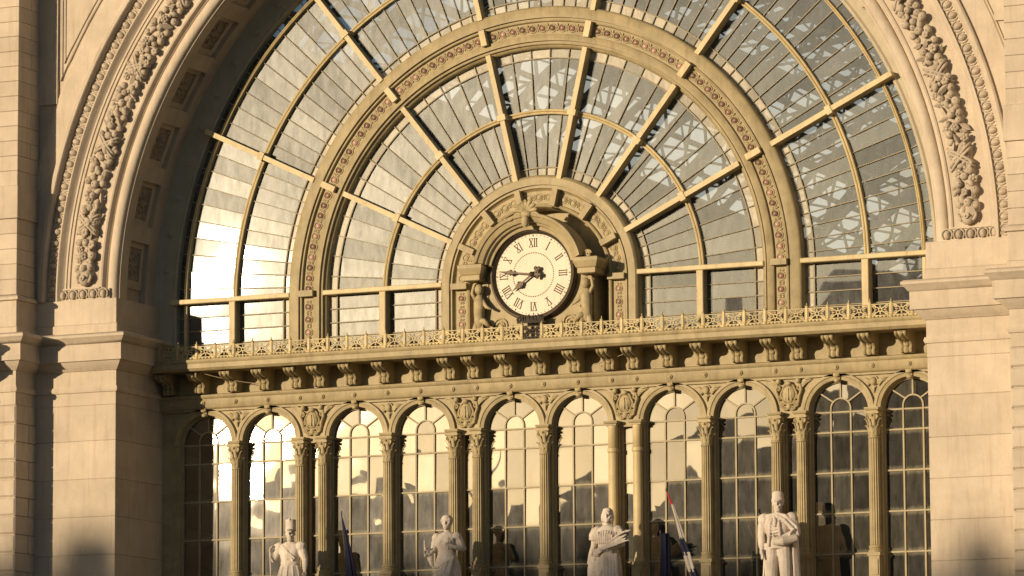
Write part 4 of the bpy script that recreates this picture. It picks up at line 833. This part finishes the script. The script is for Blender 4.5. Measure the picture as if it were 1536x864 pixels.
m.tube([(-0.34, -0.05, 2.2), (-0.02, -0.22, 2.22), (0.28, -0.26, 2.06), (0.56, -0.22, 1.76)], 0.055, 8); m.tube([(0.0, -0.2, 2.26), (0.3, -0.2, 2.18), (0.60, -0.14, 1.86), (0.64, -0.12, 1.6)], 0.05, 8)
for k in range(5): m.tube([(0.42+k*0.05, -0.30+k*0.06, 1.6), (0.48+k*0.03, -0.33+k*0.06, 1.7), (0.56+k*0.02, -0.25+k*.05, 1.82)], 0.03, 5)
head(m, 2.31, [], turn=0.22, beard=True)
m.lathe([(0.165, 2.56), (0.178, 2.58), (0.178, 2.66), (0.16, 2.68), (0.158, 2.80), (0.12, 2.86), (0.03, 2.885)], 18, (0, 0.02, 0)); m.ball((0.05, -0.155, 2.60), (0.11, 0.07, 0.025), 9, 4)
s4 = statue_mesh('body', m); place('man_statue', 'pale stone statue of a man in a cloak and round cap', s4, 8.06)
for o in list(bpy.data.objects):
    if o.parent is None and o.name.startswith(('man_statue', 'woman_statue')):
        b = [c for c in o.children if c.name.startswith('body')][0]; b.scale = (0.99, 0.99, 0.98) if o.location.x < -5 else (1.03, 1.03, 1.03) if o.location.x < 7 else (1.06, 1.06, 1.08)

# ------------------------------------------------------------------ flags
def cloth_mat(name, cols):
    m_ = mat(name, cols[0], 0.8, 0.1, 5, 0.05); return m_
BLUE = cloth_mat('blue_cloth', [(0.012, 0.014, 0.038)]); FRED = cloth_mat('red_cloth', [(0.42, 0.03, 0.03)]); FWHT = cloth_mat('white_cloth', [(0.42, 0.38, 0.34)]); FGRN = cloth_mat('green_cloth', [(0.05, 0.14, 0.05)])
POLE = mat('pole_wood', (0.12, 0.09, 0.06), 0.5, 0.1, 3, 0)
def flag(name, label, top, foot, strips, seed):
    t = thing(name, label, 'flag', foot, 'flags on the terrace')
    top, foot = Vector(top), Vector(foot); m = MB(); m.tube([foot, top], 0.025, 8, [1.2, .8]); m.ball(top, (0.03, 0.03, 0.07), 8, 5); m.build('pole', POLE, t, True)
    rg = random.Random(seed); d = (foot-top)
    for j, (w0, w1, u0, u1, mt) in enumerate(strips):
        # limp cloth: folded star-shaped sections hanging along and away from the pole
        rows = []
        for i in range(22):
            u = u0+(u1-u0)*i/21; p = top+d*u; k_ = i/21; w = w0+(w1-w0)*k_; row = []
            cx = p.x+w*0.55+0.03*sin(6*u+j); ph = 1.5*u
            for q in range(28):
                a = 2*pi*q/28; rr = w*(0.55+0.20*sin(5*a+ph*3+j)+0.08*sin(3*a+7*u)); row.append((cx+rr*cos(a), p.y-0.02+0.55*rr*sin(a), p.z))
            rows.append(row)
        m = MB(); m.grid(rows, True, True); m.build('cloth', mt, t, True)
flag('blue_flag', 'dark blue flag hanging furled on its pole beside the man in the tall cap', (-5.46, -0.5, 13.03), (-5.0, -0.5, 8.42), [(0.01, 0.36, 0.01, 0.62, BLUE)], 1)
flag('tricolour_flag', 'red, white and blue furled flag on a slanting pole by the wheat sheaf statue', (5.12, -0.5, 13.28), (6.55, -0.5, 8.42), [(0.02, 0.06, 0.01, 0.09, FRED), (0.055, 0.12, 0.085, 0.30, FWHT), (0.11, 0.20, 0.29, 0.40, BLUE), (0.19, 0.17, 0.38, 0.50, FWHT), (0.17, 0.24, 0.48, 0.8, BLUE)], 2)
flag('navy_flag', 'short navy flag hanging straight down beside the wheat sheaf statue', (4.92, -0.5, 12.05), (4.92, -0.5, 8.42), [(0.21, 0.24, 0.01, 0.75, BLUE)], 3)

# ------------------------------------------------------------------ side wing of the station, left of the view
wing_ = thing('side_wing', 'projecting cream stone side wing beyond the left pilaster', 'station wing', (-20, -2.5, 0))
m = MB(); m.box(-24, -18.15, -4.4, 1.9, 0, 16.74); m.build('wall', STONE, wing_)
m = MB(); m.entab(-24, -18.15, -4.4, 1.9, ENT); m.build('cornice', STONE, wing_)
m = MB(); m.box(-24, -18.3, -4.2, 1.9, 18.96, 19.5); m.build('parapet', STONE, wing_)

# ------------------------------------------------------------------ train hall behind the glass
hall = thing('train_hall', 'long dark train hall with lattice roof trusses behind the fan', 'train hall', (0, 40, 0))
HR = 15.2; HL = 78
m = MB(); m.box(-HR-0.2, -HR, 3.3, HL, 0, ZC); m.box(HR, HR+0.2, 3.3, HL, 0, ZC); m.box(-HR, HR, HL, HL+0.3, 0, 36); m.build('wall', BOARD, hall)
m = MB(); m.box(-13.3, 13.3, 3.0, 3.25, 17.6, 18.2); m.box(-13.3, 13.3, 9.0, 9.2, 0, 18.0); m.box(-13.3, 13.3, 3.25, 9.0, 17.8, 18.0); m.build('vestibule', DARK, hall)
rk = random.Random(11)
for i in range(15):                                       # roof bays: boarding with skylights between
    y0 = 3.3+i*5; y1 = y0+5
    na = 14
    m = MB(); m2 = MB()
    for k in range(na):
        a0, a1 = R(180*k/na), R(180*(k+1)/na)
        yb0, yb1 = y0, y1
        if 3 <= k <= 10 and (rk.random() < 0.78):
            q0, q1 = y0+0.35, y1-0.5
            m2.add([(HR*cos(a0), q0, ZC+HR*sin(a0)), (HR*cos(a0), q1, ZC+HR*sin(a0)), (HR*cos(a1), q1, ZC+HR*sin(a1)), (HR*cos(a1), q0, ZC+HR*sin(a1))], [(0, 1, 2, 3)])
            for s0, s1 in ((y0, q0), (q1, y1)): m.add([(HR*cos(a0), s0, ZC+HR*sin(a0)), (HR*cos(a0), s1, ZC+HR*sin(a0)), (HR*cos(a1), s1, ZC+HR*sin(a1)), (HR*cos(a1), s0, ZC+HR*sin(a1))], [(0, 1, 2, 3)])
        else: m.add([(HR*cos(a0), y0, ZC+HR*sin(a0)), (HR*cos(a0), y1, ZC+HR*sin(a0)), (HR*cos(a1), y1, ZC+HR*sin(a1)), (HR*cos(a1), y0, ZC+HR*sin(a1))], [(0, 1, 2, 3)])
    rb = m.build('roof_boarding', BOARD, hall, fix=False); m2.build('skylight', SKYL, rb, fix=False)
for i in range(18):
    y = 5.2+i*4.1; m = MB(); r0, r1 = HR-2.0, HR-0.35; n = 40
    m.arch([(r0, y-0.12), (r0+0.2, y-0.12), (r0+0.2, y+0.12), (r0, y+0.12)], 0, 180, 52); m.arch([(r1, y-0.12), (r1+0.2, y-0.12), (r1+0.2, y+0.12), (r1, y+0.12)], 0, 180, 52)
    for k in range(n):
        a, b = R(180*k/n), R(180*(k+1)/n); ra, rb_ = (r0, r1) if k % 2 else (r1, r0)
        m.beam((ra*cos(a), y, ZC+ra*sin(a)), (rb_*cos(b), y, ZC+rb_*sin(b)), 0.10, 0.10)
        m.beam((rb_*cos(a), y, ZC+rb_*sin(a)), (ra*cos(b), y, ZC+ra*sin(b)), 0.07, 0.07)
    m.build('roof_truss', STEEL, hall)
for i in range(18):
    m = MB()
    for k in range(6, 36, 3):
        a, b = R(180*k/42), R(180*(k+3)/42); y0, y1 = 5.2+i*4.1, 9.3+i*4.1
        for ya, yb in ((y0, y1), (y1, y0)): m.beam((14.7*cos(a), ya, ZC+14.7*sin(a)), (14.7*cos(b), yb, ZC+14.7*sin(b)), 0.09, 0.09)
    m.build('wind_bracing', STEEL, hall)
for k in range(1, 42):
    a = R(180*k/42); pw = 0.26 if k % 3 == 0 else 0.12; m = MB(); m.beam((14.95*cos(a), 3.3, ZC+14.95*sin(a)), (14.95*cos(a), HL, ZC+14.95*sin(a)), pw, 0.3, (cos(a), 0, sin(a))); m.build('purlin', STEEL, hall)

# ------------------------------------------------------------------ houses across the square (they shade the lower facade and show in the panes)
WALLS = [mat('house_plaster_a', (0.12, 0.10, 0.08), 0.9, 0.1, 0.5, 0), mat('house_plaster_b', (0.11, 0.10, 0.09), 0.9, 0.1, 0.5, 0), mat('house_plaster_c', (0.14, 0.115, 0.09), 0.9, 0.1, 0.5, 0)]  # plaster darkened to stand in for fronts lying in shade
ROOF = mat('house_roof_tile', (0.16, 0.08, 0.05), 0.9, 0.2, 1.0, 0); PANE = mat('house_window', (0.04, 0.045, 0.05), 0.2, 0.1, 1, 0, spec=0.5)
def house(x0, x1, h, roofh, ml, label, y1=-150.0, depth=14, kind=0):
    t = thing('town_house', label, 'house', ((x0+x1)/2, y1-depth/2, 0), 'houses across the square')
    m = MB(); m.box(x0, x1, y1-depth, y1, 0, h); m.build('wall', ml, t)
    m = MB(); ym = y1-depth/2
    if kind == 0:
        m.add([(x0, y1+0.3, h), (x1, y1+0.3, h), (x1, y1-depth-.3, h), (x0, y1-depth-.3, h), (x0, ym, h+roofh), (x1, ym, h+roofh)], [(0, 1, 5, 4), (1, 2, 5), (2, 3, 4, 5), (3, 0, 4), (0, 3, 2, 1)])
    else:
        c = (x0+x1)/2, ym; m.lathe([((x1-x0)/2*0.95, h), ((x1-x0)/2*0.9, h+roofh*0.35), ((x1-x0)/2*0.5, h+roofh*0.75), (0.3, h+roofh)], 12, (c[0], c[1], 0)); m.lathe([(0.3, h+roofh), (0.12, h+roofh+2.5), (0.05, h+roofh+3)], 8, (c[0], c[1], 0))
    rf_ = m.build('roof', ROOF, t)
    for k in range(2 if kind == 0 else 0): cx = x0+(x1-x0)*(0.3+0.45*k); m = MB(); m.box(cx-0.5, cx+0.5, ym-1.2, ym-0.2, h, h+roofh+1.1); m.build('chimney', ml, rf_)
    nx = max(2, int((x1-x0)/3.2)); nf = int(h/4.2)
    for i in range(nx):
        for f_ in range(nf):
            xc = x0+(i+0.5)*(x1-x0)/nx; zc = 3.0+f_*4.1; m = MB(); m.box(xc-0.6, xc+0.6, y1-0.02, y1+0.05, zc-1.1, zc+1.1); m.build('window', PANE, t)
house(-118, -104, 29, 4.4, WALLS[1], 'grey plaster town house standing farthest from the tall corner block')
house(-104, -98.0, 28.4, 3.6, WALLS[0], 'ochre plaster town house with a low pitched roof and two chimneys')
house(-98.0, -96.0, 32.3, 1.2, WALLS[1], 'slender grey tower added between two houses to shade the left pier')  # unseen tower, added to throw a narrow shadow on the left pier
house(-96.0, -87, 29.2, 3.9, WALLS[2], 'warm plaster town house between the grey and the ochre one')
house(-87, -82, 29.5, 4.0, WALLS[1], 'narrow grey plaster town house two doors from the turret')
house(-82, -77, 29.2, 3.7, WALLS[0], 'narrow ochre plaster house next to the turreted house')
house(-77, -72.5, 27.0, 4.6, WALLS[0], 'slim ochre house topped by a domed turret', kind=1)
house(-72.5, -58, 28.6, 3.8, WALLS[2], 'warm plaster town house beside the domed turret')
house(-58, -48, 32.5, 4.0, WALLS[1], 'tall grey plaster town house overtopping its neighbours')
house(-48, -30, 36.0, 4.0, WALLS[0], 'tallest ochre plaster block at the street corner')
house(-30, -12, 33, 4.0, WALLS[2], 'wide warm plaster block past the street corner')

# ------------------------------------------------------------------ loose cables strung along the cornice
CABLE = mat('grey_cable', (0.30, 0.25, 0.17), 0.6, 0.1, 3, 0)
def cable(a, b, sag, label):
    a, b = Vector(a), Vector(b); m = MB(); m.tube([a+(b-a)*(i/16)-Vector((0, 0, sag*4*(i/16)*(1-i/16))) for i in range(17)], 0.012, 6)
    tag(m.build('cable', CABLE, None, True), label, 'cable')
cable((-11.9, 1.62, 18.0), (-9.6, 2.2, 17.45), 0.08, 'thin loose cable drooping under the cornice past the end brackets')
cable((1.7, 2.26, 17.45), (4.9, 1.24, 18.4), 0.12, 'thin loose cable rising from the brackets to the cresting right of the clock')
